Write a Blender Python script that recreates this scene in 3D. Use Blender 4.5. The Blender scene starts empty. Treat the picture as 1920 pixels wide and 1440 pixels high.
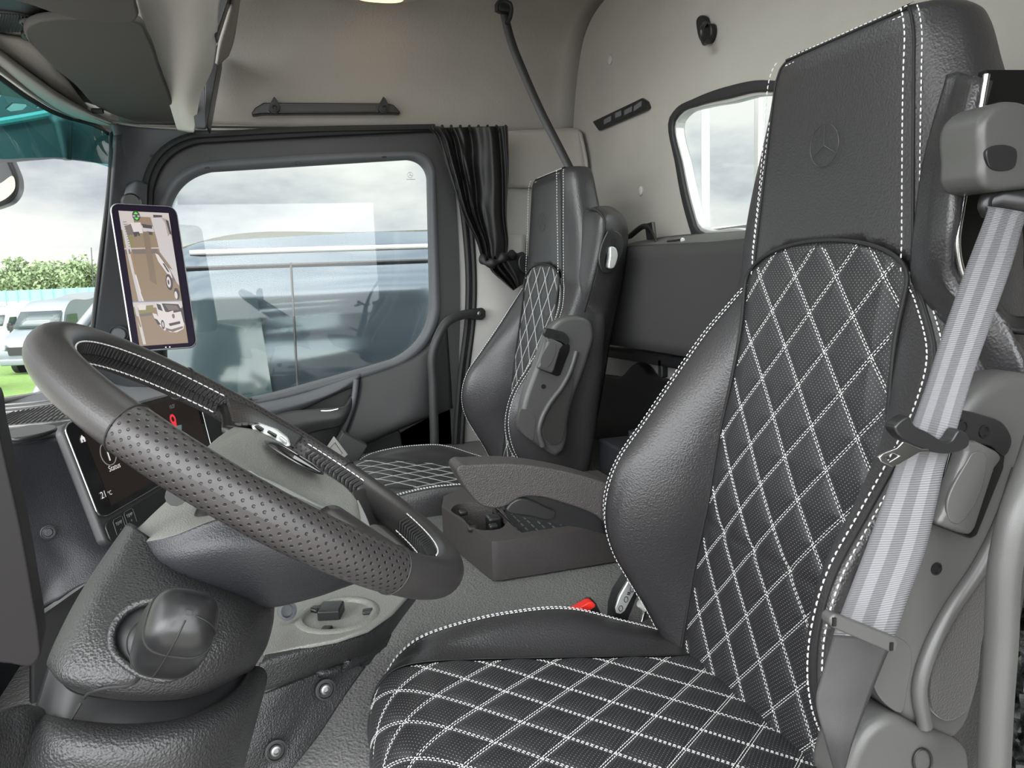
import bpy, bmesh, math, random
import numpy as np
from mathutils import Vector, Matrix
random.seed(7); rng = np.random.default_rng(7)
SC = bpy.context.scene
COL = SC.collection

# ------------------------------------------------------------------ camera
YAW, PITCH, ROLL, FPX = 17.0, -8.4, 2.3, 1400.0
CAM = np.array([0.0, 0.0, 1.05])
def _cam_axes():
    y, p, r = map(math.radians, (YAW, PITCH, ROLL))
    fw = np.array([math.sin(y)*math.cos(p), math.cos(y)*math.cos(p), math.sin(p)])
    rt = np.array([math.cos(y), -math.sin(y), 0.0]); up = np.cross(rt, fw)
    return rt*math.cos(r)-up*math.sin(r), up*math.cos(r)+rt*math.sin(r), fw
CR, CU, CF = _cam_axes()
cam_data = bpy.data.cameras.new('camera'); cam = bpy.data.objects.new('camera', cam_data); COL.objects.link(cam)
cam.matrix_world = Matrix(((CR[0], CU[0], -CF[0], CAM[0]), (CR[1], CU[1], -CF[1], CAM[1]), (CR[2], CU[2], -CF[2], CAM[2]), (0, 0, 0, 1)))
cam_data.sensor_fit = 'HORIZONTAL'; cam_data.sensor_width = 36.0; cam_data.lens = 36.0*FPX/1920
cam_data.clip_start = 0.02; cam_data.clip_end = 600
SC.camera = cam

# ------------------------------------------------------------------ world: bright broken cloud
W = bpy.data.worlds.new('sky'); SC.world = W; W.use_nodes = True
nt = W.node_tree; nt.nodes.clear()
def wn(t, **k):
    n = nt.nodes.new(t)
    for a, b in k.items(): setattr(n, a, b)
    return n
tc = wn('ShaderNodeTexCoord'); mp = wn('ShaderNodeMapping'); mp.inputs['Scale'].default_value = (1.0, 1.0, 2.6)
nz = wn('ShaderNodeTexNoise'); nz.inputs['Scale'].default_value = 3.2; nz.inputs['Detail'].default_value = 7; nz.inputs['Roughness'].default_value = 0.56
cr = wn('ShaderNodeValToRGB'); e = cr.color_ramp.elements
e[0].position = 0.36; e[0].color = (0.46, 0.50, 0.56, 1); e[1].position = 0.60; e[1].color = (1.0, 1.0, 0.97, 1)
m = e.new(0.48); m.color = (0.76, 0.79, 0.81, 1)
bg = wn('ShaderNodeBackground')
wo = wn('ShaderNodeOutputWorld')
L = nt.links.new
L(tc.outputs['Generated'], mp.inputs['Vector']); L(mp.outputs[0], nz.inputs['Vector']); L(nz.outputs['Fac'], cr.inputs[0])
# the cloud cover is thinner, so brighter, on the open driver's side than over the passenger side
dt = wn('ShaderNodeVectorMath'); dt.operation = 'DOT_PRODUCT'; dt.inputs[1].default_value = (-0.33, -0.74, 0.58)
lr_ = wn('ShaderNodeMapRange'); lr_.interpolation_type = 'SMOOTHSTEP'; lr_.inputs[1].default_value = -0.05; lr_.inputs[2].default_value = 0.95; lr_.inputs[3].default_value = 0.88; lr_.inputs[4].default_value = 7.0
L(tc.outputs['Generated'], dt.inputs[0]); L(dt.outputs['Value'], lr_.inputs[0]); L(lr_.outputs[0], bg.inputs['Strength'])
L(cr.outputs[0], bg.inputs['Color']); L(bg.outputs[0], wo.inputs['Surface'])
# hazy sun behind thin cloud, ahead and to the driver's side
sd = bpy.data.lights.new('sun', 'SUN'); sd.energy = 1.5; sd.angle = math.radians(40); sd.color = (1.0, 0.97, 0.92)
sun = bpy.data.objects.new('sun', sd); COL.objects.link(sun)
sun.rotation_euler = Vector((-0.80, -0.38, 0.46)).to_track_quat('Z', 'Y').to_euler()
SC.view_settings.view_transform = 'Standard'; SC.view_settings.look = 'None'
SC.view_settings.gamma = 1; SC.view_settings.exposure = 0.30; SC.view_settings.use_curve_mapping = False
SC.cycles.max_bounces = 8; SC.cycles.transparent_max_bounces = 12; SC.cycles.diffuse_bounces = 5
SC.cycles.caustics_reflective = False; SC.cycles.caustics_refractive = False
SC.cycles.sample_clamp_indirect = 6

# ------------------------------------------------------------------ measured points: a sight line met with a plane
def ray(px, py): return CF + CR*(px-960)/FPX - CU*(py-720)/FPX
def PY(px, py, Y): d = ray(px, py); return CAM + d*(Y/d[1])
def PXX(px, py, X): d = ray(px, py); return CAM + d*(X/d[0])
def PZ(px, py, Z): d = ray(px, py); return CAM + d*((Z-CAM[2])/d[2])
def PD(px, py, D): return CAM + ray(px, py)*D
def A(*p): return np.array(p, dtype=float)
def unit(v): v = np.asarray(v, float); return v/max(np.linalg.norm(v), 1e-12)

def rpoly(pts, n=10):
    """polygon with rounded corners: (x, y, radius)"""
    out = []; m_ = len(pts)
    for i in range(m_):
        p = A(*pts[i][:2]); a = A(*pts[i-1][:2]); b = A(*pts[(i+1) % m_][:2]); r = pts[i][2]
        ua, ub = unit(a-p), unit(b-p); r = min(r, .49*np.linalg.norm(a-p), .49*np.linalg.norm(b-p)); s, e_ = p+ua*r, p+ub*r
        for t in np.linspace(0, 1, n): q = (1-t)**2*s+2*t*(1-t)*(.75*p+.125*(s+e_))+t*t*e_; out.append((q[0], q[1]))
    return out
# ------------------------------------------------------------------ curves and surfaces
def crv(pts, n, closed=False):
    P = np.array([np.asarray(p, float) for p in pts]); m_ = len(P)
    if m_ == 2 and not closed: 
        t = np.linspace(0, 1, n)[:, None]; return P[0]*(1-t)+P[1]*t
    segs = m_ if closed else m_-1
    d = [np.linalg.norm(P[(i+1) % m_]-P[i]) for i in range(segs)]; cum = np.concatenate([[0], np.cumsum(d)])
    tt = np.linspace(0, cum[-1], n, endpoint=not closed); out = []
    for t in tt:
        i = min(int(np.searchsorted(cum, t, side='right')-1), segs-1); f = (t-cum[i])/max(d[i], 1e-9)
        if closed: a, b, c, e_ = P[(i-1) % m_], P[i], P[(i+1) % m_], P[(i+2) % m_]
        else:
            b, c = P[i], P[i+1]; a = P[i-1] if i else 2*b-c; e_ = P[i+2] if i+2 < m_ else 2*c-b
        dl = max(d[i], 1e-9)
        da = np.linalg.norm(b-a) or dl; de = np.linalg.norm(e_-c) or dl
        m1 = ((c-b)/dl*da+(b-a)/da*dl)/(da+dl)*dl if da+dl > 0 else c-b
        m2 = ((e_-c)/de*dl+(c-b)/dl*de)/(de+dl)*dl
        f2, f3 = f*f, f*f*f
        out.append((2*f3-3*f2+1)*b+(f3-2*f2+f)*m1+(-2*f3+3*f2)*c+(f3-f2)*m2)
    return np.array(out)
def sm(pts, n): return crv(pts, n)
def rows_dense(rows, nu, nv):
    """rows of control points -> nv x nu grid"""
    R = np.array([crv(r, nu) for r in rows])
    return np.transpose(np.array([crv_param(R[:, j], nv) for j in range(nu)]), (1, 0, 2))
def crv_param(P, n):
    """uniform-parameter Catmull-Rom, keeps rows aligned"""
    m_ = len(P); out = []
    if m_ == 2: 
        t = np.linspace(0, 1, n)[:, None]; return P[0]*(1-t)+P[1]*t
    for t in np.linspace(0, m_-1, n):
        i = min(int(t), m_-2); f = t-i
        b, c = P[i], P[i+1]; a = P[i-1] if i else 2*b-c; e_ = P[i+2] if i+2 < m_ else 2*c-b
        out.append(0.5*((2*b)+(-a+c)*f+(2*a-5*b+4*c-e_)*f*f+(-a+3*b-3*c+e_)*f**3))
    return np.array(out)
class Surf:
    def __init__(s, G): s.G = G; s.nv, s.nu = G.shape[:2]
    def at(s, u, v):
        x = min(max(u, 0), 1)*(s.nu-1); y = min(max(v, 0), 1)*(s.nv-1); i = min(int(x), s.nu-2); j = min(int(y), s.nv-2); f = x-i; g = y-j
        return (s.G[j, i]*(1-f)+s.G[j, i+1]*f)*(1-g)+(s.G[j+1, i]*(1-f)+s.G[j+1, i+1]*f)*g
    def n(s, u, v, h=0.004):
        a = s.at(min(u+h, 1), v)-s.at(max(u-h, 0), v); b = s.at(u, min(v+h, 1))-s.at(u, max(v-h, 0)); return unit(np.cross(a, b))

# ------------------------------------------------------------------ mesh builder
class MB:
    def __init__(s): s.v = []; s.f = []; s.uv = []; s.hasuv = False
    def add(s, V, F, UV=None):
        o = len(s.v); s.v += [tuple(map(float, p)) for p in V]; s.f += [tuple(i+o for i in f) for f in F]
        if UV is not None: s.hasuv = True; s.uv += [tuple(map(float, q)) for q in UV]
        else: s.uv += [(0.0, 0.0)]*len(V)
        return s
    def grid(s, G, uv='len', closeu=False, flip=False):
        nv, nu = G.shape[:2]; V = G.reshape(-1, 3); F = []
        for j in range(nv-1):
            for i in range(nu if closeu else nu-1):
                a, b = j*nu+i, j*nu+(i+1) % nu; c, d = b+nu, a+nu
                F.append((a, b, c, d) if not flip else (d, c, b, a))
        du = np.concatenate([np.zeros((nv, 1)), np.cumsum(np.linalg.norm(np.diff(G, axis=1), axis=2), axis=1)], axis=1)
        dv = np.concatenate([np.zeros((1, nu)), np.cumsum(np.linalg.norm(np.diff(G, axis=0), axis=2), axis=0)], axis=0)
        du = np.tile(du.mean(axis=0), (nv, 1)); dv = np.tile(dv.mean(axis=1)[:, None], (1, nu))
        s.add(V, F, np.stack([du, dv], axis=2).reshape(-1, 2)); return s
    def tube(s, path, r, n=10, cap=True, flat=1.0, up=None):
        P = np.array(path, float); m_ = len(P); R = r if hasattr(r, '__len__') else [r]*m_
        T = [unit(P[min(i+1, m_-1)]-P[max(i-1, 0)]) for i in range(m_)]
        x = np.cross(T[0], up if up is not None else (0, 0, 1)); 
        if np.linalg.norm(x) < 1e-3: x = np.cross(T[0], (1, 0, 0))
        x = unit(x); V = []
        for i in range(m_):
            x = unit(x-T[i]*np.dot(x, T[i])); y = np.cross(T[i], x)
            for k in range(n):
                a = 2*math.pi*k/n; V.append(P[i]+R[i]*(math.cos(a)*x+math.sin(a)*y*flat))
        F = [(i*n+k, i*n+(k+1) % n, (i+1)*n+(k+1) % n, (i+1)*n+k) for i in range(m_-1) for k in range(n)]
        if cap: F += [tuple(reversed(range(n))), tuple(range((m_-1)*n, m_*n))]
        return s.add(V, F)
    def box(s, c, d, ax=None):
        c = np.array(c, float); X, Y, Z = ax if ax is not None else (A(1, 0, 0), A(0, 1, 0), A(0, 0, 1))
        V = [c+X*d[0]/2*i+Y*d[1]/2*j+Z*d[2]/2*k for k in (-1, 1) for j in (-1, 1) for i in (-1, 1)]
        return s.add(V, [(0, 2, 3, 1), (4, 5, 7, 6), (0, 1, 5, 4), (2, 6, 7, 3), (0, 4, 6, 2), (1, 3, 7, 5)])
    def lathe(s, c, axis, prof, n=24, ax=None):
        """prof: (radius, height along axis)"""
        a = unit(axis); x = unit(np.cross(a, (0, 0, 1) if abs(a[2]) < .9 else (1, 0, 0))); y = np.cross(a, x); V = []
        for r, h in prof:
            for k in range(n):
                t = 2*math.pi*k/n; V.append(np.array(c)+a*h+r*(math.cos(t)*x+math.sin(t)*y))
        m_ = len(prof); F = [(i*n+k, i*n+(k+1) % n, (i+1)*n+(k+1) % n, (i+1)*n+k) for i in range(m_-1) for k in range(n)]
        F += [tuple(reversed(range(n))), tuple(range((m_-1)*n, m_*n))]
        return s.add(V, F)
    def prism(s, outer, ext, holes=()):
        """planar outline (3D points) with holes, extruded by the vector ext"""
        bm = bmesh.new(); loops = [outer]+list(holes); es = []
        for lp in loops:
            vs = [bm.verts.new(tuple(map(float, p))) for p in lp]
            es += [bm.edges.new((vs[i], vs[(i+1) % len(vs)])) for i in range(len(vs))]
        if holes: bmesh.ops.triangle_fill(bm, use_beauty=True, use_dissolve=False, edges=es)
        else: bm.faces.new(bm.verts)
        bm.verts.index_update(); n0 = len(bm.verts)
        V = [np.array(v.co) for v in bm.verts]; F0 = [tuple(v.index for v in f.verts) for f in bm.faces]
        E = [(e_.verts[0].index, e_.verts[1].index) for e_ in bm.edges if len(e_.link_faces) == 1]
        bm.free(); e3 = np.array(ext, float)
        F = F0+[tuple(reversed([i+n0 for i in f])) for f in F0]+[(a, b, b+n0, a+n0) for a, b in E]
        return s.add(V+[v+e3 for v in V], F)
    def stitch(s, path, nrm, dash=0.0038, gap=0.0022, r=0.0007, lift=0.0006):
        """dashes of thread lying on a path"""
        P = np.array(path, float); N = np.array(nrm, float)
        d = np.linalg.norm(np.diff(P, axis=0), axis=1); cum = np.concatenate([[0], np.cumsum(d)]); t = gap/2
        def at(q):
            i = min(int(np.searchsorted(cum, q, side='right')-1), len(d)-1); f = (q-cum[i])/max(d[i], 1e-9); return P[i]*(1-f)+P[i+1]*f, unit(N[i]*(1-f)+N[i+1]*f)
        while t+dash < cum[-1]:
            a, n1 = at(t); b, n2 = at(t+dash); c = (a+b)/2; dr = unit(b-a); sd_ = np.cross(dr, n1); V = []
            for q, w, h in ((a, .5, 0), (c+(a-c)*.6, 1, 1), (c+(b-c)*.6, 1, 1), (b, .5, 0)):
                q = q+n1*(lift*h)
                V += [q-sd_*r*w-n1*r*.3, q-sd_*r*w*.6+n1*r*.9*w, q+sd_*r*w*.6+n1*r*.9*w, q+sd_*r*w-n1*r*.3]
            F = [(i*4+k, i*4+k+1, i*4+k+5, i*4+k+4) for i in range(3) for k in range(3)]+[(0, 3, 2, 1), (12, 13, 14, 15)]
            s.add(V, F); t += dash+gap
        return s

class Multi:
    """collects separate tubes, each becoming a part of its own"""
    def __init__(s): s.l = []
    def tube(s, *a, **k): s.l.append(MB().tube(*a, **k)); return s
ORIG = {}
def finish(o, loc, parent):
    if parent is not None: o.parent = parent; ORIG[o.name] = ORIG[parent.name]
    else: o.location = tuple(map(float, loc)); ORIG[o.name] = np.array(loc, float)
    COL.objects.link(o)
def put(name, mb, mat, parent=None, loc=None, smooth=40, bevel=0, seg=2, solid=0, subsurf=0, recalc=True):
    V = np.array(mb.v)
    o3 = ORIG[parent.name] if parent is not None else (np.array(loc, float) if loc is not None else np.array([V[:, 0].mean(), V[:, 1].mean(), V[:, 2].min()]))
    me = bpy.data.meshes.new(name); me.from_pydata([tuple(p) for p in (V-o3)], [], mb.f)
    if mb.hasuv:
        ul = me.uv_layers.new(name='UVMap'); li = np.empty(len(me.loops), dtype=np.int32); me.loops.foreach_get('vertex_index', li)
        ul.data.foreach_set('uv', np.array(mb.uv, dtype=np.float32)[li].ravel())
    if recalc:
        bm = bmesh.new(); bm.from_mesh(me); bmesh.ops.recalc_face_normals(bm, faces=bm.faces); bm.to_mesh(me); bm.free()
    me.materials.append(mat)
    me.shade_smooth() if smooth else me.shade_flat()
    if 0 < smooth < 180: me.set_sharp_from_angle(angle=math.radians(smooth))
    o = bpy.data.objects.new(name, me); finish(o, o3, parent)
    if solid: 
        md = o.modifiers.new('thick', 'SOLIDIFY'); md.thickness = solid; md.offset = -1
    if bevel:
        md = o.modifiers.new('bevel', 'BEVEL'); md.width = bevel; md.segments = seg; md.limit_method = 'ANGLE'; md.angle_limit = math.radians(35); md.use_clamp_overlap = True; md.harden_normals = False
        me.shade_smooth(); md2 = o.modifiers.new('wn', 'WEIGHTED_NORMAL'); md2.keep_sharp = False
    if subsurf:
        md = o.modifiers.new('sub', 'SUBSURF'); md.levels = subsurf; md.render_levels = subsurf
    return o
def thing(name, label, cat, loc, group=None, kind=None):
    o = bpy.data.objects.new(name, None); o.empty_display_size = .05; finish(o, loc, None)
    if label: o['label'] = label
    if cat: o['category'] = cat
    if group: o['group'] = group
    if kind: o['kind'] = kind
    return o
def tag(o, label=None, cat=None, group=None, kind=None):
    if label: o['label'] = label
    if cat: o['category'] = cat
    if group: o['group'] = group
    if kind: o['kind'] = kind
    return o
def copy_tree(o, parent=None, off=None, kids=None):
    c = o.copy(); COL.objects.link(c)
    if parent is not None: c.parent = parent
    elif off is not None: c.location = Vector(o.location)+Vector(off)
    ORIG[c.name] = ORIG[o.name]+(np.array(off) if off is not None else 0)
    for ch in [k for k in list(bpy.data.objects) if k.parent == o]: copy_tree(ch, c)
    return c

# ------------------------------------------------------------------ materials
def NM(name):
    m_ = bpy.data.materials.new(name); m_.use_nodes = True; n = m_.node_tree; b = n.nodes['Principled BSDF']; return m_, n, b
def mat(name, col, rough=.5, metal=0, spec=.5, grain=None, coat=0, emis=None, estr=0, var=0, sheen=0):
    """grain: (kind, scale, strength, distance)"""
    m_, n, b = NM(name); c4 = (*col, 1); b.inputs['Base Color'].default_value = c4
    b.inputs['Roughness'].default_value = rough; b.inputs['Metallic'].default_value = metal; b.inputs['Specular IOR Level'].default_value = spec
    b.inputs['Coat Weight'].default_value = coat; b.inputs['Coat Roughness'].default_value = .08
    if sheen: b.inputs['Sheen Weight'].default_value = sheen
    if emis: b.inputs['Emission Color'].default_value = (*emis, 1); b.inputs['Emission Strength'].default_value = estr
    if grain or var: tcn = n.nodes.new('ShaderNodeTexCoord')
    if grain:
        kind, sc, st, ds = grain; bp = n.nodes.new('ShaderNodeBump'); bp.inputs['Strength'].default_value = st; bp.inputs['Distance'].default_value = ds
        if kind == 'leather':
            t = n.nodes.new('ShaderNodeTexVoronoi'); t.feature = 'SMOOTH_F1'; t.inputs['Scale'].default_value = sc; t.inputs['Smoothness'].default_value = .6
            w = n.nodes.new('ShaderNodeTexNoise'); w.inputs['Scale'].default_value = sc*.8; w.inputs['Detail'].default_value = 2
            mx = n.nodes.new('ShaderNodeMath'); mx.operation = 'MULTIPLY_ADD'; mx.inputs[1].default_value = .8
            n.links.new(tcn.outputs['Object'], w.inputs['Vector']); n.links.new(t.outputs['Distance'], mx.inputs[0]); n.links.new(w.outputs['Fac'], mx.inputs[2]); src = mx.outputs[0]
        else:
            t = n.nodes.new('ShaderNodeTexNoise'); t.inputs['Scale'].default_value = sc; t.inputs['Detail'].default_value = 2; src = t.outputs['Fac']
        n.links.new(tcn.outputs['Object'], t.inputs['Vector']); n.links.new(src, bp.inputs['Height']); n.links.new(bp.outputs[0], b.inputs['Normal'])
    if var:
        w = n.nodes.new('ShaderNodeTexNoise'); w.inputs['Scale'].default_value = 9; w.inputs['Detail'].default_value = 5
        r = n.nodes.new('ShaderNodeMapRange'); r.inputs[3].default_value = 1-var; r.inputs[4].default_value = 1+var
        x = n.nodes.new('ShaderNodeVectorMath'); x.operation = 'SCALE'; x.inputs[0].default_value = col
        n.links.new(tcn.outputs['Object'], w.inputs['Vector']); n.links.new(w.outputs['Fac'], r.inputs[0]); n.links.new(r.outputs[0], x.inputs['Scale']); n.links.new(x.outputs[0], b.inputs['Base Color'])
    return m_
def glass_mat(name, tint=(1, 1, 1), refl=1.0, alpha=1.0):
    m_ = bpy.data.materials.new(name); m_.use_nodes = True; n = m_.node_tree; n.nodes.clear()
    o = n.nodes.new('ShaderNodeOutputMaterial'); t = n.nodes.new('ShaderNodeBsdfTransparent'); g = n.nodes.new('ShaderNodeBsdfGlossy'); f = n.nodes.new('ShaderNodeLayerWeight'); f.inputs['Blend'].default_value=.5; pw = n.nodes.new('ShaderNodeMath'); pw.operation='POWER'; pw.inputs[1].default_value=4.5; ma = n.nodes.new('ShaderNodeMath'); ma.operation='MULTIPLY_ADD'; ma.inputs[1].default_value=.9; ma.inputs[2].default_value=.045; x = n.nodes.new('ShaderNodeMixShader'); q = n.nodes.new('ShaderNodeMath')
    t.inputs[0].default_value = (*tint, 1); g.inputs['Roughness'].default_value = .02; q.operation = 'MULTIPLY'; q.inputs[1].default_value = refl
    n.links.new(f.outputs['Facing'], pw.inputs[0]); n.links.new(pw.outputs[0], ma.inputs[0]); n.links.new(ma.outputs[0], q.inputs[0]); n.links.new(q.outputs[0], x.inputs[0]); n.links.new(t.outputs[0], x.inputs[1]); n.links.new(g.outputs[0], x.inputs[2]); n.links.new(x.outputs[0], o.inputs[0]); return m_
def dotted(name, col, dotcol, pitch, rad, rough, depth=.0, bumpd=.0008, stag=True, grain=None):
    """perforated leather: dots on a staggered grid in the sheet's own metres"""
    m_, n, b = NM(name); b.inputs['Roughness'].default_value = rough
    tcn = n.nodes.new('ShaderNodeTexCoord')
    def cell(off):
        a = n.nodes.new('ShaderNodeVectorMath'); a.operation = 'MULTIPLY_ADD'; a.inputs[1].default_value = (1/pitch[0], 1/pitch[1], 0); a.inputs[2].default_value = off
        f = n.nodes.new('ShaderNodeVectorMath'); f.operation = 'FRACTION'; s_ = n.nodes.new('ShaderNodeVectorMath'); s_.operation = 'SUBTRACT'; s_.inputs[1].default_value = (.5, .5, 0)
        k = n.nodes.new('ShaderNodeVectorMath'); k.operation = 'MULTIPLY'; k.inputs[1].default_value = (pitch[0], pitch[1], 0)
        l = n.nodes.new('ShaderNodeVectorMath'); l.operation = 'LENGTH'
        n.links.new(tcn.outputs['UV'], a.inputs[0]); n.links.new(a.outputs[0], f.inputs[0]); n.links.new(f.outputs[0], s_.inputs[0]); n.links.new(s_.outputs[0], k.inputs[0]); n.links.new(k.outputs[0], l.inputs[0]); return l.outputs['Value']
    mi = n.nodes.new('ShaderNodeMath'); mi.operation = 'MINIMUM'; n.links.new(cell((0, 0, 0)), mi.inputs[0]); n.links.new(cell((.5, .5, 0)), mi.inputs[1])
    mr = n.nodes.new('ShaderNodeMapRange'); mr.interpolation_type = 'SMOOTHSTEP'; mr.inputs[1].default_value = rad*.7; mr.inputs[2].default_value = rad*1.3; n.links.new(mi.outputs[0], mr.inputs[0])
    mc = n.nodes.new('ShaderNodeMix'); mc.data_type = 'RGBA'; mc.inputs['A'].default_value = (*dotcol, 1); mc.inputs['B'].default_value = (*col, 1)
    n.links.new(mr.outputs[0], mc.inputs['Factor']); n.links.new(mc.outputs['Result'], b.inputs['Base Color'])
    bp = n.nodes.new('ShaderNodeBump'); bp.inputs['Strength'].default_value = .6; bp.inputs['Distance'].default_value = bumpd; n.links.new(mr.outputs[0], bp.inputs['Height']); n.links.new(bp.outputs[0], b.inputs['Normal'])
    return m_
M = {}
M['leather'] = mat('leather', (.033, .032, .034), .34, spec=.6, grain=('leather', 380, .5, .0009))
M['perf'] = dotted('perforated_leather', (.024, .024, .026), (.26, .26, .26), (.0062, .0062), .00055, .42)
M['thread'] = mat('thread', (.80, .80, .80), .6)
M['seam'] = mat('seam', (.012, .012, .012), .7)
M['shell'] = mat('seat_shell', (.075, .075, .073), .38, grain=('noise', 900, .3, .0004))
M['velour'] = mat('velour', (.020, .018, .017), .95, grain=('noise', 500, .6, .001), sheen=.4)
M['plastic'] = mat('grained_plastic', (.026, .026, .027), .40, grain=('leather', 520, .8, .0010))
M['armplastic'] = mat('armrest_plastic', (.055, .050, .049), .45, grain=('leather', 600, .8, .0009))
M['soft'] = mat('soft_plastic', (.024, .025, .029), .46, grain=('leather', 700, .6, .0006))
M['satin'] = mat('satin_plastic', (.016, .016, .017), .33)
M['black'] = mat('black_plastic', (.008, .008, .009), .45)
M['rubber'] = mat('black_rubber', (.015, .015, .016), .6)
M['gloss'] = mat('gloss_black', (.006, .006, .007), .08, coat=.5)
M['chrome'] = mat('satin_chrome', (.62, .63, .64), .22, 1)
M['steel'] = mat('steel', (.22, .22, .22), .35, 1)
M['silver'] = mat('silver_paint', (.60, .61, .60), .32, .5)
M['headliner'] = mat('headliner_fabric', (.33, .315, .285), .9, grain=('noise', 160, .35, .002), var=.06)
M['trimlight'] = mat('light_trim', (.42, .41, .39), .7, grain=('noise', 500, .2, .0005))
M['sill'] = mat('door_plastic', (.038, .038, .039), .5, grain=('noise', 900, .25, .0004))
M['pillar'] = mat('pillar_plastic', (.10, .105, .115), .55, grain=('noise', 700, .25, .0004))
M['shelf'] = mat('shelf_cloth', (.80, .78, .72), .9, grain=('noise', 260, .4, .0012))
M['visor'] = mat('visor_fabric', (.075, .073, .068), .85, grain=('noise', 600, .3, .0006))
M['curtain'] = mat('curtain_cloth', (.012, .012, .012), .55, grain=('noise', 900, .3, .0004))
M['bunk'] = mat('bunk_cloth', (.032, .032, .031), .9, grain=('noise', 700, .4, .0008))
M['floorrub'] = mat('floor_rubber', (.15, .15, .147), .42, grain=('leather', 260, .9, .0022))
M['glass'] = glass_mat('window_glass', (.95, .975, .96), .5)
M['tint'] = glass_mat('tinted_glass', (.18, .52, .50), .8)
M['red'] = mat('red_button', (.75, .03, .02), .35)
M['white'] = mat('white_plastic', (.7, .7, .68), .4)
# =================================================================== the cab shell
WY = 2.60; WX = 1.056
def S(pts, Y=WY): return [PY(x, y, Y) for x, y in pts]
# --- upper side wall: headliner panel leaning in to the roof, extruded along the cab
prof = [(2.615, 1.548), (2.60, 1.60), (2.575, 1.68), (2.54, 1.76), (2.50, 1.82), (2.44, 1.862), (2.36, 1.885), (2.25, 1.892)]
pr = crv([A(0, y, z) for y, z in prof], 30)
xs = crv([A(-.42, 0, 0), A(.3, 0, 0), A(.96, 0, 0), A(1.03, 0, 0), A(1.056, 0, 0)], 30)[:, 0]
G = np.zeros((30, 30, 3))
for j, p in enumerate(pr):
    for i, x in enumerate(xs):
        c = max(0, (x-.97)/.086); G[j, i] = (x, p[1]-.03*c*c, p[2])
b = MB().grid(G); b.prism([A(-.42, 2.615, 1.548), A(1.056, 2.60, 1.548), A(1.056, 2.615, 1.55), A(-.42, 2.63, 1.55)], (0, .02, .0))
tag(put('wall_right', b, M['headliner'], solid=-.01, smooth=60), kind='structure')
# lower part of the passenger side wall, behind the door
b = MB().prism([A(.56, WY+.01, -.02), A(1.075, WY+.01, -.02), A(1.075, WY+.01, 1.555), A(.56, WY+.01, 1.555)], (0, .02, 0))
lw = tag(put('wall_right_lower', b, M['trimlight']), kind='structure')
b = MB()
b.grid(rows_dense([[PY(952, 246, 2.58), PY(1030, 243, 2.55), PY(1085, 243, 2.52), PXX(1092, 250, 1.04)],
                   [PY(952, 300, 2.585), PY(1035, 298, 2.545), PY(1092, 296, 2.50), PXX(1102, 300, 1.04)],
                   [PY(952, 352, 2.595), PY(1035, 352, 2.57), PY(1095, 352, 2.53), PXX(1106, 352, 1.045)]], 16, 12))
put('wall_right_pad', b, M['headliner'], solid=.01, smooth=60)
tag(bpy.data.objects['wall_right_pad'], kind='structure')
# roof skin above the cab
b = MB().prism([A(-.42, .12, 1.892), A(1.08, .12, 1.892), A(1.08, 2.27, 1.892), A(-.42, 2.27, 1.892)], (0, 0, .02), [[A(-.12, .72, 1.892), A(.52, .72, 1.892), A(.52, 1.62, 1.892), A(-.12, 1.62, 1.892)]])  # opening cut for the added light hatch, out of view
tag(put('ceiling', b, M['headliner']), kind='structure')
# driver's side wall around the open door
b = MB(); b.prism([A(-.55, .06, 1.56), A(1.07, .06, 1.56), A(1.07, .06, 1.905), A(-.55, .06, 1.905)], (0, .04, 0)); b.prism([A(.66, .06, 0), A(1.07, .06, 0), A(1.07, .06, 1.56), A(.66, .06, 1.56)], (0, .04, 0))
tag(put('wall_left', b, M['headliner']), kind='structure')
hw_ = [A(-.12, .72, 1.90), A(.52, .72, 1.90), A(.52, 1.62, 1.90), A(-.12, 1.62, 1.90)]
rh = thing('added_hatch', None, None, A(.2, 1.15, 1.9), kind='structure'); put('pane', MB().prism(hw_, (0, 0, .005)), M['glass'], rh)  # unseen glass hatch, added so light falls into the cab from above
# --- back wall with its window opening
def RX(pts, X=WX): return [PXX(x, y, X) for x, y in pts]
wo_ = crv(RX([(1268, 225), (1282, 208), (1310, 196), (1370, 180), (1440, 168), (1475, 175), (1490, 220), (1480, 330), (1470, 420), (1450, 438), (1380, 440), (1325, 441), (1312, 434), (1300, 400), (1280, 310)]), 64, True)
wo_ = [A(WX, p[1], p[2]) for p in wo_]
b = MB().prism([A(WX, .05, -.02), A(WX, 2.61, -.02), A(WX, 2.61, 1.905), A(WX, .05, 1.905)], (.03, 0, 0), [wo_])
tag(put('wall_back', b, M['headliner'], smooth=30), kind='structure')
def offs(P, k):
    c = np.mean(P, axis=0); return [c+(p-c)*k for p in P]
w1 = thing('window_1', None, None, wo_[0], kind='structure')
def ring_frame(P, w_in, w_out, x0, d):
    c = np.mean(P, axis=0); o_ = [p+unit(p-c)*w_out for p in P]; i_ = [p-unit(p-c)*w_in for p in P]
    return MB().prism([p+x0 for p in o_], d, [[p+x0 for p in i_]])
put('window_seal', ring_frame(wo_, .006, .022, A(-.012, 0, 0), (.03, 0, 0)), M['rubber'], w1, bevel=.005)
put('window_frame', ring_frame(wo_, .016, -.004, A(-.004, 0, 0), (.025, 0, 0)), M['silver'], w1, bevel=.003)
put('pane', MB().prism([p+A(.015, 0, 0) for p in wo_], (.004, 0, 0)), M['glass'], w1)
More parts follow.
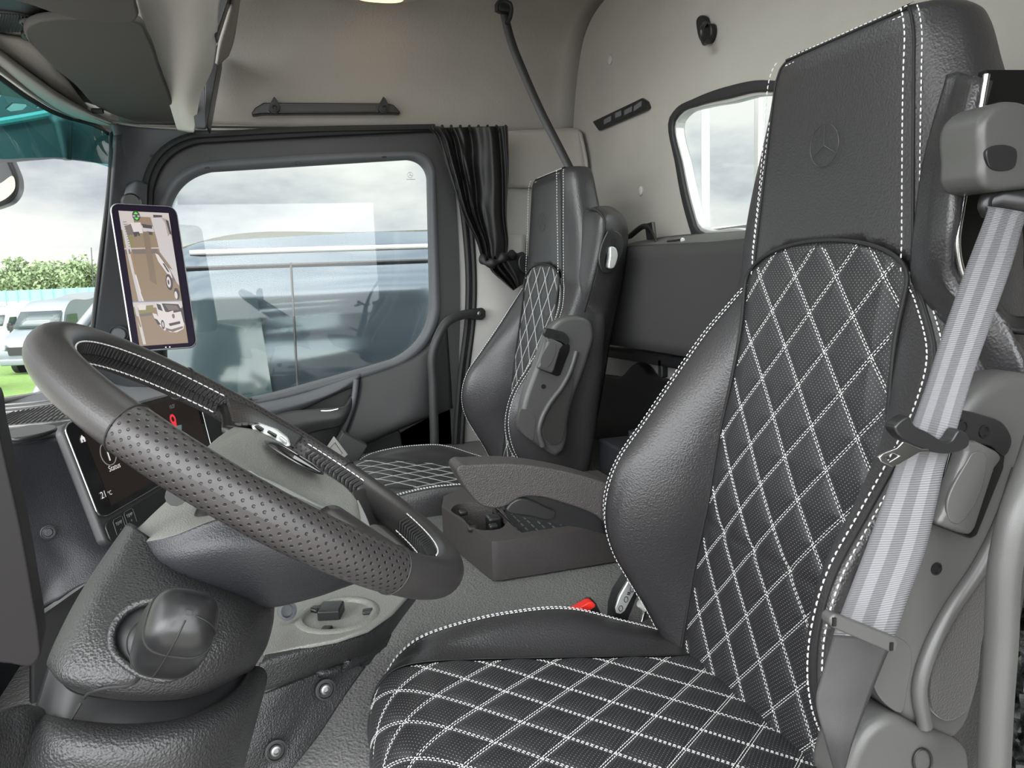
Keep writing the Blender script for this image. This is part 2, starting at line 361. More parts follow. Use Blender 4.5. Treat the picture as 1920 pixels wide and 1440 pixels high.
# --- floor: engine tunnel between the seats and the lower driver floor
G = rows_dense([[A(-.45, .60, .05), A(-.45, .78, .06), A(-.45, .86, .30), A(-.45, .93, .415), A(-.45, 1.02, .437), A(-.45, 1.15, .445), A(-.45, 1.4, .45), A(-.45, 1.9, .45), A(-.45, 2.6, .45)],
                [A(.2, .60, .05), A(.2, .74, .08), A(.2, .82, .30), A(.2, .90, .415), A(.2, 1.0, .437), A(.2, 1.15, .445), A(.2, 1.4, .45), A(.2, 1.9, .45), A(.2, 2.6, .45)],
                [A(1.05, .60, .05), A(1.05, .74, .08), A(1.05, .82, .30), A(1.05, .90, .415), A(1.05, 1.0, .437), A(1.05, 1.15, .445), A(1.05, 1.4, .45), A(1.05, 1.9, .45), A(1.05, 2.6, .45)]], 90, 12)
put('floor_tunnel', MB().grid(G), M['floorrub'], solid=.02, smooth=60); tag(bpy.data.objects['floor_tunnel'], kind='structure')
b = MB().prism([A(-.6, .12, 0), A(1.07, .12, 0), A(1.07, 2.62, 0), A(-.6, 2.62, 0)], (0, 0, -.03))
tag(put('floor', b, M['floorrub']), kind='structure')

# =================================================================== passenger door
win = S(rpoly([(311, 320, 80), (560, 303, 60), (806, 291, 38), (816, 655, 80), (650, 707, 60), (470, 755, 60), (302, 772, 20)], 16))
win = [A(p[0], WY, p[2]) for p in win]
dout = S(rpoly([(280, 262, 80), (560, 246, 60), (840, 236, 20), (867, 500, 120), (853, 850, 120), (853, 1000, 10), (268, 990, 10)], 14))
dout = [A(p[0], WY, p[2]) for p in dout]
door = thing('door_1', None, None, A(.1, WY, .2), kind='structure')
put('door_frame', MB().prism(dout, (0, .05, 0), [win]), M['sill'], door, bevel=.012, seg=3)
put('pane', MB().prism([p+A(0, .03, 0) for p in win], (0, .004, 0)), M['glass'], door)
# rounded inner reveal of the window
c = np.mean(win, axis=0)
rings = []
for k, dy in ((.020, -.012), (.008, -.022), (-.006, -.018), (-.012, .0), (-.012, .03)):
    rings.append(np.array([p+unit(p-c)*k+A(0, dy, 0) for p in win]))
put('window_surround', MB().grid(np.array(rings), closeu=True), M['pillar'], door, smooth=70)
# door aperture seal, three ribs
def seal_path(off, Y): 
    o_ = off; return S(rpoly([(278-o_, 470, 0.1), (284-o_, 268-o_, 90), (560, 252-o_, 60), (815, 240-o_*.2, .1)], 16)[12:-12], Y)
dseal = thing('door_seal', 'black rubber seal around the passenger door opening', 'seal', A(.1, 2.58, .5))
put('top_seal', MB().tube(seal_path(0, 2.585), .012, 8), M['rubber'], dseal); put('top_seal', MB().tube(seal_path(9, 2.575), .010, 8), M['rubber'], dseal)
for o_ in (0, 11):
    b = MB().tube(crv(S([(858+o_, 330), (872+o_, 430), (878+o_, 520), (876+o_, 600), (864+o_, 700), (856+o_, 800), (852+o_, 900)], 2.58), 40), .0105, 8); put('side_seal', b, M['rubber'], dseal)
# header and A-pillar trim between windscreen and door
b = MB().grid(rows_dense([[PY(206, 232, 2.50), PY(250, 238, 2.57), PY(330, 243, 2.595), PY(430, 243, 2.60), PY(600, 240, 2.60), PY(800, 236, 2.60)],
                          [PY(214, 262, 2.51), PY(255, 262, 2.575), PY(330, 258, 2.60), PY(430, 252, 2.605), PY(600, 246, 2.605), PY(800, 240, 2.605)],
                          [PY(212, 310, 2.52), PY(252, 305, 2.58), PY(290, 290, 2.605), PY(430, 268, 2.62), PY(600, 258, 2.62), PY(800, 250, 2.62)]], 50, 12))
put('trim_1', b, M['pillar'], solid=.01, smooth=70); tag(bpy.data.objects['trim_1'], kind='structure')
b = MB().grid(rows_dense([[PY(212, 255, 2.49), PY(235, 250, 2.555), PY(292, 290, 2.61)],
                          [PY(206, 340, 2.49), PY(235, 340, 2.555), PY(290, 340, 2.61)],
                          [PY(192, 480, 2.49), PY(232, 480, 2.55), PY(286, 480, 2.61)],
                          [PY(176, 600, 2.49), PY(225, 600, 2.55), PY(290, 600, 2.61)],
                          [PY(164, 690, 2.49), PY(215, 700, 2.55), PY(296, 710, 2.61)],
                          [PY(150, 790, 2.49), PY(215, 800, 2.55), PY(300, 800, 2.61)]], 24, 40))
put('trim_2', b, M['pillar'], solid=.01, smooth=70); tag(bpy.data.objects['trim_2'], kind='structure')
b = MB().lathe(PY(223, 627, 2.52), unit(CAM-PY(223, 627, 2.52)), [(.001, .016), (.017, .016), (.020, .013), (.022, .0)], 28)
b.lathe(PY(223, 627, 2.52), unit(CAM-PY(223, 627, 2.52)), [(.026, -.004), (.026, .008), (.028, .004), (.029, -.01)], 28)
tag(put('pillar_plug', b, M['pillar']), 'round grey plastic plug on the pillar left of the mirror screen', 'plug')
# thin chrome/white line under the headliner
b = MB().tube(crv(S([(205, 226), (260, 236), (330, 241), (430, 243), (600, 241), (800, 238)], 2.585), 40), .0035, 6)
put('trim_3', b, M['trimlight']); tag(bpy.data.objects['trim_3'], kind='structure')

# ---- door card
def slab(name, pts, Y, th, m_, parent, bev=.006, n=None, holes=(), smooth_o=True, **k):
    P = crv(S(pts, Y), n or max(24, len(pts)*6), True) if smooth_o else S(pts, Y)
    P = [A(p[0], Y, p[2]) for p in P]
    H = [[A(q[0], Y, q[2]) for q in (crv(S(h, Y), 40, True) if smooth_o else S(h, Y))] for h in holes]
    return put(name, MB().prism(P, (0, th, 0), H), m_, parent, bevel=bev, **k)
# main panel with the diagonal undercut
b = MB().grid(rows_dense([[PY(676, 706, 2.585), PY(740, 684, 2.585), PY(800, 652, 2.585), PY(838, 600, 2.60)],
                          [PY(668, 760, 2.56), PY(740, 740, 2.56), PY(800, 722, 2.565), PY(845, 700, 2.60)],
                          [PY(640, 838, 2.545), PY(700, 812, 2.545), PY(790, 778, 2.55), PY(848, 752, 2.60)],
                          [PY(610, 872, 2.565), PY(690, 832, 2.565), PY(800, 785, 2.575), PY(850, 765, 2.60)]], 26, 22))
put('door_card', b, M['sill'], door, solid=.01, smooth=70)
slab('lower_panel', [(560, 880), (700, 835), (795, 785), (846, 765), (852, 900), (850, 1000), (560, 1000)], 2.60, .02, M['sill'], door, .004, smooth_o=False)
slab('pocket_flap', [(660, 838), (690, 820), (715, 800), (735, 796), (748, 806), (754, 830), (756, 900), (640, 900), (640, 850)], 2.588, .015, M['satin'], door, .006)
# belt line shelf and arm rest
b = MB().grid(rows_dense([[PY(300, 772, 2.58), PY(470, 757, 2.58), PY(560, 738, 2.58), PY(640, 712, 2.58), PY(676, 700, 2.58)],
                          [PY(300, 790, 2.54), PY(470, 772, 2.54), PY(560, 756, 2.545), PY(640, 728, 2.55), PY(676, 706, 2.575)],
                          [PY(300, 810, 2.54), PY(470, 790, 2.54), PY(560, 770, 2.56), PY(625, 742, 2.57), PY(672, 722, 2.585)]], 30, 12))
put('belt_trim', b, M['pillar'], door, solid=.01, smooth=70)
b = MB().grid(rows_dense([[PY(488, 792, 2.50), PY(530, 774, 2.50), PY(600, 766, 2.50), PY(648, 760, 2.51), PY(664, 740, 2.56)],
                          [PY(488, 803, 2.49), PY(530, 800, 2.485), PY(600, 788, 2.485), PY(648, 778, 2.49), PY(662, 760, 2.55)],
                          [PY(470, 828, 2.50), PY(530, 826, 2.50), PY(600, 808, 2.50), PY(640, 798, 2.50), PY(655, 780, 2.56)]], 26, 12))
put('armrest_pad', b, M['sill'], door, solid=.015, smooth=70)
slab('recess', [(470, 812), (560, 800), (640, 798), (655, 790), (640, 825), (622, 850), (560, 880), (520, 900), (470, 900)], 2.598, .01, M['black'], door, .002, smooth_o=False)
# bright release lever
h = MB().grid(rows_dense([[PY(602, 768+0, 2.50)+0, PY(618, 768, 2.50), PY(636, 764, 2.50)],
                          [PY(598, 782, 2.51), PY(612, 782, 2.505), PY(633, 775, 2.51)],
                          [PY(580, 796, 2.54), PY(600, 792, 2.54), PY(628, 780, 2.54)],
                          [PY(545, 812, 2.58), PY(556, 812, 2.58), PY(575, 806, 2.58)]], 12, 20))
put('release_lever', h, M['chrome'], door, solid=.006, smooth=80)
b = MB().tube(crv([PY(668, 712, 2.565), PY(664, 745, 2.55), PY(650, 790, 2.545), (PY(636, 822, 2.55)), PY(600, 856, 2.57), PY(560, 880, 2.58)], 30), .010, 8)
put('panel_edge', b, M['pillar'], door, smooth=80)
b = MB().box(PY(462, 748, 2.57), (.035, .02, .008)); put('lock_button', b, M['satin'], door, bevel=.003)
# three window catches on the upper frame
for x, y in ((559, 304), (720, 292), (388, 312)): put('window_clip', MB().box(PY(x, y+2, 2.585), (.016, .01, .008)), M['black'], door, bevel=.001)
# mark on the pane: star in a ring
c = PY(769, 328, 2.625); b = MB().tube([c+.009*A(math.cos(t), 0, math.sin(t)) for t in np.linspace(0, 2*math.pi, 30)], .0007, 5, cap=False)
for a_ in (90, 210, 330): b.tube([c, c+.009*A(math.cos(math.radians(a_)), 0, math.sin(math.radians(a_)))], [.0012, .0004], 5)
b.box(c+A(0.002, 0, -.015), (.03, .001, .0025)); put('glass_mark', b, M['silver'], door)
# wooden-grey B pillar cloth strip
b = MB().grid(rows_dense([[PY(886, 440, 2.58), PY(930, 440, 2.56), PY(985, 440, 2.56)], [PY(890, 560, 2.58), PY(930, 560, 2.56), PY(985, 560, 2.56)],
                          [PY(882, 640, 2.58), PY(930, 640, 2.56), PY(985, 640, 2.56)], [PY(866, 760, 2.58), PY(930, 760, 2.56), PY(985, 760, 2.56)]], 12, 20))
put('trim_4', b, M['trimlight'], solid=.01, smooth=70); tag(bpy.data.objects['trim_4'], kind='structure')
# grab bar on the B pillar
gb = thing('grab_bar', 'dark bent grab bar bolted to the pillar behind the passenger door', 'grab bar', PY(790, 900, 2.52))
p = crv([PY(886, 588, 2.54), PY(862, 592, 2.51), PY(838, 604, 2.49), PY(822, 630, 2.48), (PY(811, 665, 2.48)), PY(812, 720, 2.48), PY(814, 800, 2.48), PY(818, 880, 2.49), PY(835, 930, 2.54)], 60)
put('bar', MB().tube(p, .0155, 14), M['sill'], gb, smooth=80)
slab('bracket', [(868, 582), (905, 577), (911, 582), (911, 594), (905, 600), (868, 598)], 2.535, .02, M['satin'], gb, .004, smooth_o=False)
put('bolt', MB().lathe(PY(899, 588, 2.535), (0, -1, 0), [(.008, 0), (.008, .003), (.004, .004), (.003, .002)], 14), M['steel'], gb)

# overhead rail with two hooks above the door
rl = thing('coat_rail', 'black coat rail with two hooks on the side headliner above the door', 'coat rail', PY(610, 215, 2.57))
put('rail', MB().prism([p+A(0, .0, 0) for p in S([(471, 212), (478, 202), (494, 192), (726, 193), (738, 196), (750, 209), (751, 213), (735, 212), (490, 213), (474, 216)], 2.572)], (0, .035, 0)), M['satin'], rl, bevel=.004)
put('slot', MB().prism(S([(520, 197), (705, 197), (705, 209), (520, 209)], 2.570), (0, .004, 0)), M['sill'], rl, bevel=.001)
for x in (514, 719):
    b = MB().prism([A(q[0], 2.558, q[2]) for q in crv(S([(x-9, 206), (x-7, 194), (x-2, 184), (x, 181), (x+3, 184), (x+8, 194), (x+10, 206), (x+4, 212), (x-3, 212)], 2.558), 30, True)], (0, .02, 0))
    hk = put('hook', b, M['black'], rl, bevel=.003)
    put('screw', MB().lathe(PY(x+1, 203, 2.557), (0, -1, 0), [(.011, 0), (.011, .004), (.007, .005), (.006, .001)], 16), M['rubber'], hk)
# cloth plugs in the liner
for x, y, lab in ((617, 19, 'pale round trim plug in the ceiling left of the belt anchor'), (1066, 26, 'pale round trim plug in the ceiling right of the belt anchor')):
    q = PZ(x, y, 1.886); tag(put('trim_plug', MB().lathe(q, (0, 0, -1), [(.012, 0), (.012, .003), (.008, .005), (.001, .0055)], 20), M['trimlight']), lab, 'plug')
for x, y, lab in ((1145, 112, 'pale trim plug on the back wall above the slotted plate'), (1202, 358, 'pale trim plug on the back wall above the black clip')):
    q = PXX(x, y, WX); tag(put('trim_plug', MB().lathe(q, (-1, 0, 0), [(.014, 0), (.014, .003), (.010, .006), (.001, .0065)], 20), M['trimlight']), lab, 'plug')
# hook and slotted plate on the back wall
hk = thing('wall_hook', 'small black coat hook high on the back wall', 'hook', PXX(1318, 60, WX))
def XP(pts, X): return [A(X, q[1], q[2]) for q in crv([PXX(x, y, X) for x, y in pts], 40, True)]
put('base', MB().prism(XP([(1305, 35), (1310, 29), (1318, 31), (1322, 42), (1332, 46), (1333, 62), (1326, 80), (1314, 80), (1306, 60)], WX-.018), (.018, 0, 0)), M['black'], hk, bevel=.005)
put('prong', MB().tube(crv([PXX(1322, 44, WX-.02), PXX(1316, 60, WX-.04), PXX(1320, 80, WX-.03), PXX(1328, 78, WX-.035)], 16), .006, 10), M['satin'], hk)
sp = thing('slot_plate', 'black slotted switch plate on the back wall beside the window', 'switch plate', PXX(1160, 215, WX))
put('plate', MB().prism([A(WX-.012, q[1], q[2]) for q in [PXX(x, y, WX-.012) for x, y in ((1110, 228), (1202, 184), (1211, 190), (1215, 202), (1210, 207), (1122, 245))]], (.012, 0, 0)), M['black'], sp, bevel=.003)
b = MB()
for (x0, y0, x1, y1) in ((1132, 229, 1145, 222), (1153, 217, 1164, 212), (1170, 212, 1184, 204), (1188, 204, 1202, 194)):
    b.prism([PXX(x, y, WX-.0135) for x, y in ((x0, y0-5), (x1, y1-5), (x1, y1+5), (x0, y0+5))], (.003, 0, 0))
put('rocker', b, M['pillar'], sp, bevel=.001)

# ceiling lamp
lp = thing('ceiling_lamp', 'warm lit reading lamp in the ceiling at the top edge', 'lamp', PZ(690, 0, 1.885))
def zell(cx, cy, wx, wy, z, n=40, p=2.6): return [A(cx+wx*abs(math.cos(t))**(2/p)*np.sign(math.cos(t)), cy+wy*abs(math.sin(t))**(2/p)*np.sign(math.sin(t)), z) for t in np.linspace(0, 2*math.pi, n, endpoint=False)]
lc = PZ(690, -12, 1.875)
put('housing', MB().prism(zell(lc[0], lc[1], .15, .055, 1.870), (0, 0, .03)), M['trimlight'], lp, bevel=.006)
M['lamp'] = mat('lamp_lens', (.9, .75, .5), .3, emis=(1.0, .62, .25), estr=2.2)
put('lens', MB().prism(zell(lc[0]+.035, lc[1], .07, .038, 1.864), (0, 0, .008)), M['lamp'], lp, bevel=.003)
put('clear_lens', MB().prism(zell(lc[0]-.085, lc[1], .04, .036, 1.865), (0, 0, .008)), M['white'], lp, bevel=.003)
pl = bpy.data.lights.new('lamp_light', 'AREA'); pl.energy = .12; pl.size = .08; pl.color = (1, .7, .4)
po = bpy.data.objects.new('lamp_light', pl); COL.objects.link(po); po.parent = lp; po.location = (lc[0]+.035-ORIG[lp.name][0], lc[1]-ORIG[lp.name][1], 1.86-ORIG[lp.name][2])
# =================================================================== overhead, windscreen, curtain, belt
# light cloth fascia of the overhead shelf, running across the cab
fz = thing('overhead_shelf', 'grey cloth-covered overhead shelf above the windscreen', 'shelf', PY(340, 235, 2.5))
b = MB().grid(rows_dense([[PY(250, -40, 1.75), PY(290, -40, 1.74), PY(345, -40, 1.75), PY(412, -40, 1.80)],
                          [PY(262, 5, 1.88), PY(296, 5, 1.87), PY(350, 5, 1.87), PY(400, 5, 1.93)],
                          [PY(285, 80, 2.08), PY(312, 80, 2.07), PY(352, 80, 2.06), PY(396, 78, 2.12)],
                          [PY(305, 140, 2.25), PY(325, 140, 2.24), PY(350, 134, 2.22), PY(388, 118, 2.26)],
                          [PY(322, 190, 2.40), PY(335, 190, 2.39), PY(348, 184, 2.37), PY(366, 176, 2.38)],
                          [PY(338, 234, 2.52), PY(347, 236, 2.51), PY(356, 238, 2.50), PY(368, 240, 2.49)]], 30, 50))
put('fascia', b, M['shelf'], fz, solid=.02, smooth=70)
put('end_cap', MB().prism([PY(x, y, 2.42) for x, y in ((352, 134), (357, 129), (384, 124), (388, 236), (384, 240), (366, 239))], (0, .03, 0)), M['pillar'], fz, bevel=.006)
put('end_cap_side', MB().prism([PY(x, y, 2.415) for x, y in ((384, 122), (402, 88), (411, 82), (411, 108), (388, 236), (385, 236))], (0, .12, 0)), M['satin'], fz, bevel=.004)
put('pocket', MB().prism([PY(x, y, 2.03) for x, y in ((398, -30), (440, -30), (424, 12), (406, 68), (402, 70), (402, 55))], (0, .05, 0)), M['satin'], fz, bevel=.004)
put('side_rim', MB().grid(rows_dense([[PY(438, -20, 2.0), PY(446, -20, 2.05)], [PY(424, 30, 2.15), PY(441, 20, 2.2)], [PY(410, 78, 2.30), PY(434, 70, 2.35)], [PY(403, 120, 2.42), PY(424, 100, 2.45)]], 6, 24)), M['headliner'], fz, solid=.01, smooth=70)
cf = put('ceiling_front', MB().prism([A(-1.1, .12, 1.64), A(-.30, .12, 1.66), A(-.30, 2.60, 1.62), A(-.60, 2.60, 1.60), A(-1.1, 2.2, 1.62)], (0, 0, .02)), M['headliner']); tag(cf, kind='structure')
# folded sun visors
def visor_patch(rows, nu=24, nv=24): return MB().grid(rows_dense(rows, nu, nv))
vs = thing('sun_visor', 'large dark cloth sun visor folded up above the windscreen', 'sun visor', PZ(250, 150, 1.55))
P = crv([PZ(x, y, z) for x, y, z in ((52, 78, 1.575), (80, 40, 1.575), (150, 36, 1.575), (262, 44, 1.58), (278, 70, 1.575), (300, 130, 1.57), (322, 190, 1.56), (334, 232, 1.55), (326, 237, 1.55), (270, 232, 1.55), (225, 220, 1.55), (190, 206, 1.55), (140, 160, 1.555), (80, 108, 1.56))], 90, True)
put('visor_board', MB().prism(P, (0, 0, .018)), M['visor'], vs, bevel=.006, seg=3)
put('hinge', MB().box(PZ(183, 208, 1.545), (.03, .02, .012)), M['rubber'], vs, bevel=.003)
vs2 = thing('sun_visor', 'smaller dark visor flap overlapping the large one at the top edge', 'sun visor', PZ(150, 10, 1.55))
P = crv([PZ(x, y, 1.555) for x, y in ((20, -30), (248, -40), (256, 10), (259, 34), (248, 43), (225, 44), (130, 34), (90, 22), (50, 8), (22, 0))], 70, True)
put('visor_board', MB().prism(P, (0, 0, .014)), M['visor'], vs2, bevel=.006, seg=3)
# lining strip ahead of the visor and the windscreen header
b = MB().grid(rows_dense([[PZ(-30, 45, 1.60), PZ(0, 62, 1.60), PZ(50, 72, 1.60), PZ(110, 130, 1.59), PZ(160, 196, 1.58)],
                          [PZ(-30, 80, 1.585), PZ(0, 92, 1.585), PZ(50, 128, 1.58), PZ(100, 166, 1.575), (PZ(158, 204, 1.57))]], 30, 4))
put('trim_5', b, M['headliner'], solid=.008, smooth=70); tag(bpy.data.objects['trim_5'], kind='structure')
b = MB()
b.grid(rows_dense([[PZ(-40, 62, 1.585), PZ(0, 92, 1.58), PZ(60, 138, 1.57), PZ(120, 180, 1.56), PZ(170, 208, 1.55), PZ(212, 228, 1.54)],
                   [PZ(-40, 74, 1.565), PZ(0, 103, 1.56), PZ(60, 148, 1.55), PZ(120, 189, 1.54), PZ(170, 215, 1.53), PZ(213, 232, 1.53)],
                   [PZ(-40, 92, 1.56), PZ(0, 122, 1.555), PZ(60, 166, 1.545), PZ(120, 203, 1.535), PZ(170, 224, 1.53), PZ(211, 235, 1.53)],
                   [PZ(-40, 112, 1.58), PZ(0, 140, 1.575), PZ(60, 181, 1.56), PZ(120, 213, 1.55), PZ(165, 228, 1.54), PZ(206, 237, 1.535)]], 50, 16))
wsk = [PZ(x, y, 1.56) for x, y in ((-40, 90), (0, 118), (60, 163), (120, 201), (170, 223), (215, 236), (260, 240))]
b2 = MB().grid(np.array([[p-A(.01, 0, .015) for p in wsk], [A(p[0]-.02, p[1], 1.66) for p in wsk]])); b2.grid(np.array([[p+A(0, 0, .05) for p in wsk], [p+A(.25, .05, .06) for p in wsk]])); put('trim_9', b2, M['headliner'], solid=.005, smooth=60); tag(bpy.data.objects['trim_9'], kind='structure')
hdr = put('windscreen_header', b, M['trimlight'], solid=.01, smooth=70); tag(hdr, kind='structure')
b = MB()
for o_, zz in ((9, 1.572), (17, 1.562)): b.tube(crv([PZ(x, y, zz) for x, y in ((-40, 62+o_), (0, 92+o_), (60, 138+o_), (120, 179+o_), (170, 207+o_*.6), (205, 226+o_*.3))], 40), .0035, 6)
put('trim_6', b, M['sill']); tag(bpy.data.objects['trim_6'], kind='structure')
# roof console with ribbed speaker, top-left corner
rc = thing('roof_console', 'dark roof console with a ribbed speaker grille at the top left corner', 'console', PZ(30, 40, 1.60))
put('body', MB().prism(crv([PZ(x, y, 1.60) for x, y in ((-80, -30), (20, -18), (60, 2), (95, 22), (97, 40), (94, 46), (86, 56), (70, 62), (0, 62), (-80, 62))], 60, True), (0, 0, .08)), M['black'], rc, bevel=.01, seg=3)
put('grille', MB().prism(crv([PZ(x, y, 1.597) for x, y in ((-80, 22), (0, 23), (40, 28), (70, 36), (85, 50), (78, 58), (60, 60), (0, 61), (-80, 61))], 60, True), (0, 0, .005)), M['sill'], rc, bevel=.001)
b = MB()
for k in range(26):
    x = -60+k*5.6; t = max(0, (x+6)/75.); y0 = 24+ (t*t*12 if x > 0 else 0); 
    b.tube([PZ(x+6, y0+2, 1.5955), PZ(x-2, 60, 1.5955)], .0016, 4)
put('ribs', b, M['satin'], rc); 
q = PZ(68, 43, 1.594); put('button', MB().lathe(q, (0, 0, -1), [(.030, 0), (.030, .003), (.026, .004), (.025, .002), (.02, .003), (.001, .0035)], 30), M['sill'], rc)
q = PZ(62, 71, 1.59)
vb = put('vent_block', MB().prism(crv([PZ(x, y, 1.59) for x, y in ((44, 64), (70, 62), (82, 76), (76, 79), (52, 78))], 30, True), (0, 0, .02)), M['sill'], rc, bevel=.003)
b = MB()
for x, y in ((55, 65.5), (61, 75.5)): b.lathe(PZ(x, y, 1.5895), (0, 0, -1), [(.011, 0), (.010, .0012), (.008, -.001), (.001, -.001)], 16)
put('nozzle', b, M['black'], vb)

# --- windscreen: glass running forward and down from the header
wt = [(-40, 118), (0, 146), (60, 188), (120, 218), (170, 232), (203, 250)]
top = [PZ(x, y, 1.555-.003*i) for i, (x, y) in enumerate(wt)]
def ws(pxs, Ys): return [PY(x, y, Y) for (x, y), Y in zip(pxs, Ys)]
tY = [p[1] for p in top]
band = ws([(-40, 292), (0, 298), (60, 296), (120, 296), (170, 303), (206, 314)], [2.12, 2.18, 2.27, 2.36, 2.43, 2.49])
low = ws([(-60, 745), (0, 742), (50, 735), (95, 728), (130, 722), (160, 712)], [2.02, 2.10, 2.20, 2.30, 2.39, 2.47])
mid = ws([(-50, 520), (0, 520), (55, 518), (108, 516), (150, 510), (184, 505)], [2.08, 2.15, 2.24, 2.34, 2.42, 2.48])
wsn = thing('window_2', None, None, low[2], kind='structure')
put('tint_band', MB().grid(rows_dense([top, band], 30, 12)), M['tint'], wsn)
put('pane', MB().grid(rows_dense([band, mid, low], 30, 24)), M['glass'], wsn)
e_ = crv(top+[PY(209, 275, 2.495), PY(207, 315, 2.495), PY(186, 505, 2.485), PY(163, 712, 2.475)], 70)
put('black_edge', MB().tube(e_, .0065, 8), M['rubber'], wsn)

# exterior sun visor seen through the tinted band
M['extvisor'] = mat('smoked_visor', (.02, .03, .035), .35)
ev = thing('outside_visor', 'dark exterior sun visor outside the tinted top of the windscreen', 'sun visor', PY(90, 270, 2.6))
def O(pts, Y): return [PY(x, y, Y) for x, y in pts]
hole1 = O([(9, 203), (22, 192), (48, 194), (50, 199), (42, 206), (20, 209)], 2.75)
hole2 = O([(-30, 152), (0, 152), (12, 162), (10, 172), (0, 182), (-30, 184)], 2.75)
hole3 = O([(66, 200), (74, 197), (80, 198), (70, 203)], 2.75)
put('visor_shell', MB().prism(O([(-60, 120), (0, 138), (60, 175), (130, 205), (232, 245), (232, 310), (190, 306), (140, 300), (100, 297), (25, 303), (-60, 305)], 2.75), (0, .012, 0), [hole1, hole2, hole3]), M['extvisor'], ev)
M['tealedge'] = mat('visor_arm', (.10, .30, .30), .3)
put('strut', MB().tube(crv(O([(-20, 232), (40, 222), (95, 212)], 2.72), 12), .012, 8), M['tealedge'], ev)
put('lamp_pod', MB().tube([PY(100, 215, 2.7), PY(118, 232, 2.7), PY(126, 300, 2.7)], [.02, .028, .012], 14), M['extvisor'], ev, smooth=80)
# exterior kerb mirror at the left edge
em = thing('outside_mirror', 'dark outside mirror hanging at the left edge of the windscreen', 'mirror', PY(0, 330, 3.0))
P = crv(O([(-60, 240), (0, 262), (22, 305), (33, 335), (32, 358), (18, 378), (0, 386), (-60, 395)], 3.0), 60, True)
put('housing', MB().prism(P, (0, .08, 0)), M['satin'], em, bevel=.015, seg=3)
M['sand'] = mat('mirror_glass', (.35, .30, .22), .15, .3)  # tan reflection painted into the glass colour
put('mirror_glass', MB().prism(crv(O([(-50, 350), (0, 344), (24, 330), (28, 352), (14, 370), (0, 378), (-50, 385)], 2.995), 40, True), (0, .004, 0)), M['sand'], em)

# --- mirror screen on the A-pillar
mc = PD(287, 520, 2.02)
TL, TR, BR, BL = PD(203, 379, 1.985), PD(330, 386, 2.04), PD(370, 651, 2.06), PD(247, 660, 2.0)
TL, TR, BR, BL = [np.array(p) for p in (TL, TR, BR, BL)]
ux = unit(TR-TL); nn = unit(np.cross(ux, unit(TL-BL)));  # facing the camera
if np.dot(nn, CAM-mc) < 0: nn = -nn
def Q(u, v, h=0.0):
    return (TL*(1-u)+TR*u)*(1-v)+(BL*(1-u)+BR*u)*v+nn*h
def rrect(u0, v0, u1, v1, r, h, n=6, ar=2.1):
    out = []
    for cx, cy, a0 in ((u1-r, v0+r/ar, -90), (u1-r, v1-r/ar, 0), (u0+r, v1-r/ar, 90), (u0+r, v0+r/ar, 180)):
        for k in range(n+1):
            a = math.radians(a0+90*k/n); out.append(Q(cx+r*math.cos(a), cy+r/ar*math.sin(a), h))
    return out
ms = thing('mirror_screen', 'tall mirror camera screen showing the side of a white truck', 'screen', (TL+BR)/2)
put('housing', MB().prism(rrect(0, 0, 1, 1, .13, -.03), nn*.026), M['silver'], ms, bevel=.004, seg=3)
M['purple'] = mat('bezel_sheen', (.006, .002, .012), .5, spec=.12)
put('bezel', MB().prism(rrect(.025, .008, .99, .992, .12, -.005), nn*.006), M['purple'], ms, bevel=.002)
# picture made of flat coloured areas on the screen itself
def scr(name, col, e=1.0): return mat('screen_'+name, tuple(c*.05 for c in col), .35, emis=col, estr=e, spec=.3)
pict = {'sky': (.52, .46, .44), 'asphalt': (.25, .18, .12), 'asphalt2': (.19, .14, .10), 'grass': (.22, .20, .08), 'truck': (.50, .46, .46), 'dark': (.06, .05, .06), 'pale': (.50, .40, .36), 'green': (.10, .8, .05), 'sand': (.28, .19, .11), 'mid': (.16, .13, .12), 'line': (.34, .28, .24), 'white': (.60, .55, .53), 'blue': (.2, .28, .4)}
SM = {k: scr(k, v, .9) for k, v in pict.items()}
h0 = [.0022]
sc_ = put('display', MB().prism([Q(.13, .055, .0015), Q(.87, .055, .0015), Q(.87, .965, .0015), Q(.13, .965, .0015)], nn*.0006), SM['asphalt'], ms)
def U(u, v): return (.13+.74*u, .055+.91*v)
def area(name, pts, key, par=None):
    h0[0] += .00006
    return (name, [Q(*U(u, v), h0[0]) for u, v in pts], key)
parts = []
def ar(pts, key): h0[0] += .00006; parts.append(([Q(*U(u, v), h0[0]) for u, v in pts], key))
ar([(0, 0), (1, 0), (1, .14), (0, .14)], 'sky')
ar([(0, .14), (.66, .13), (.66, .265), (0, .27)], 'grass')
ar([(.04, .115), (.24, .09), (.24, .125), (.30, .14), (.30, .17), (.04, .18)], 'mid')
ar([(.20, .085), (.40, .08), (.42, .16), (.24, .165)], 'white'); ar([(.40, .10), (.64, .11), (.66, .17), (.44, .18)], 'truck')
ar([(.42, .09), (.62, .10), (.62, .125), (.44, .12)], 'dark'); ar([(.22, .155), (.34, .15), (.36, .18), (.24, .19)], 'dark'); ar([(.50, .145), (.62, .15), (.60, .175), (.50, .17)], 'dark')
for k in range(7): ar([(.28+.045*k, .20-.012*(k % 2)), (.31+.045*k, .165+.01*(k % 3)), (.335+.045*k, .20)], 'grass')
ar([(0, .275), (.70, .265), (.70, .275), (0, .285)], 'pale'); ar([(0, .285), (.66, .275), (.66, .31), (0, .32)], 'mid')
ar([(.0, .0), (.03, .0), (.13, .25), (.18, .67), (.12, .67), (.05, .35)], 'truck')
for k in range(11): ar([(.055+.004*k, .08+.018*k), (.13+.002*k, .078+.018*k), (.13+.002*k, .082+.018*k), (.055+.004*k, .085+.018*k)], 'mid')
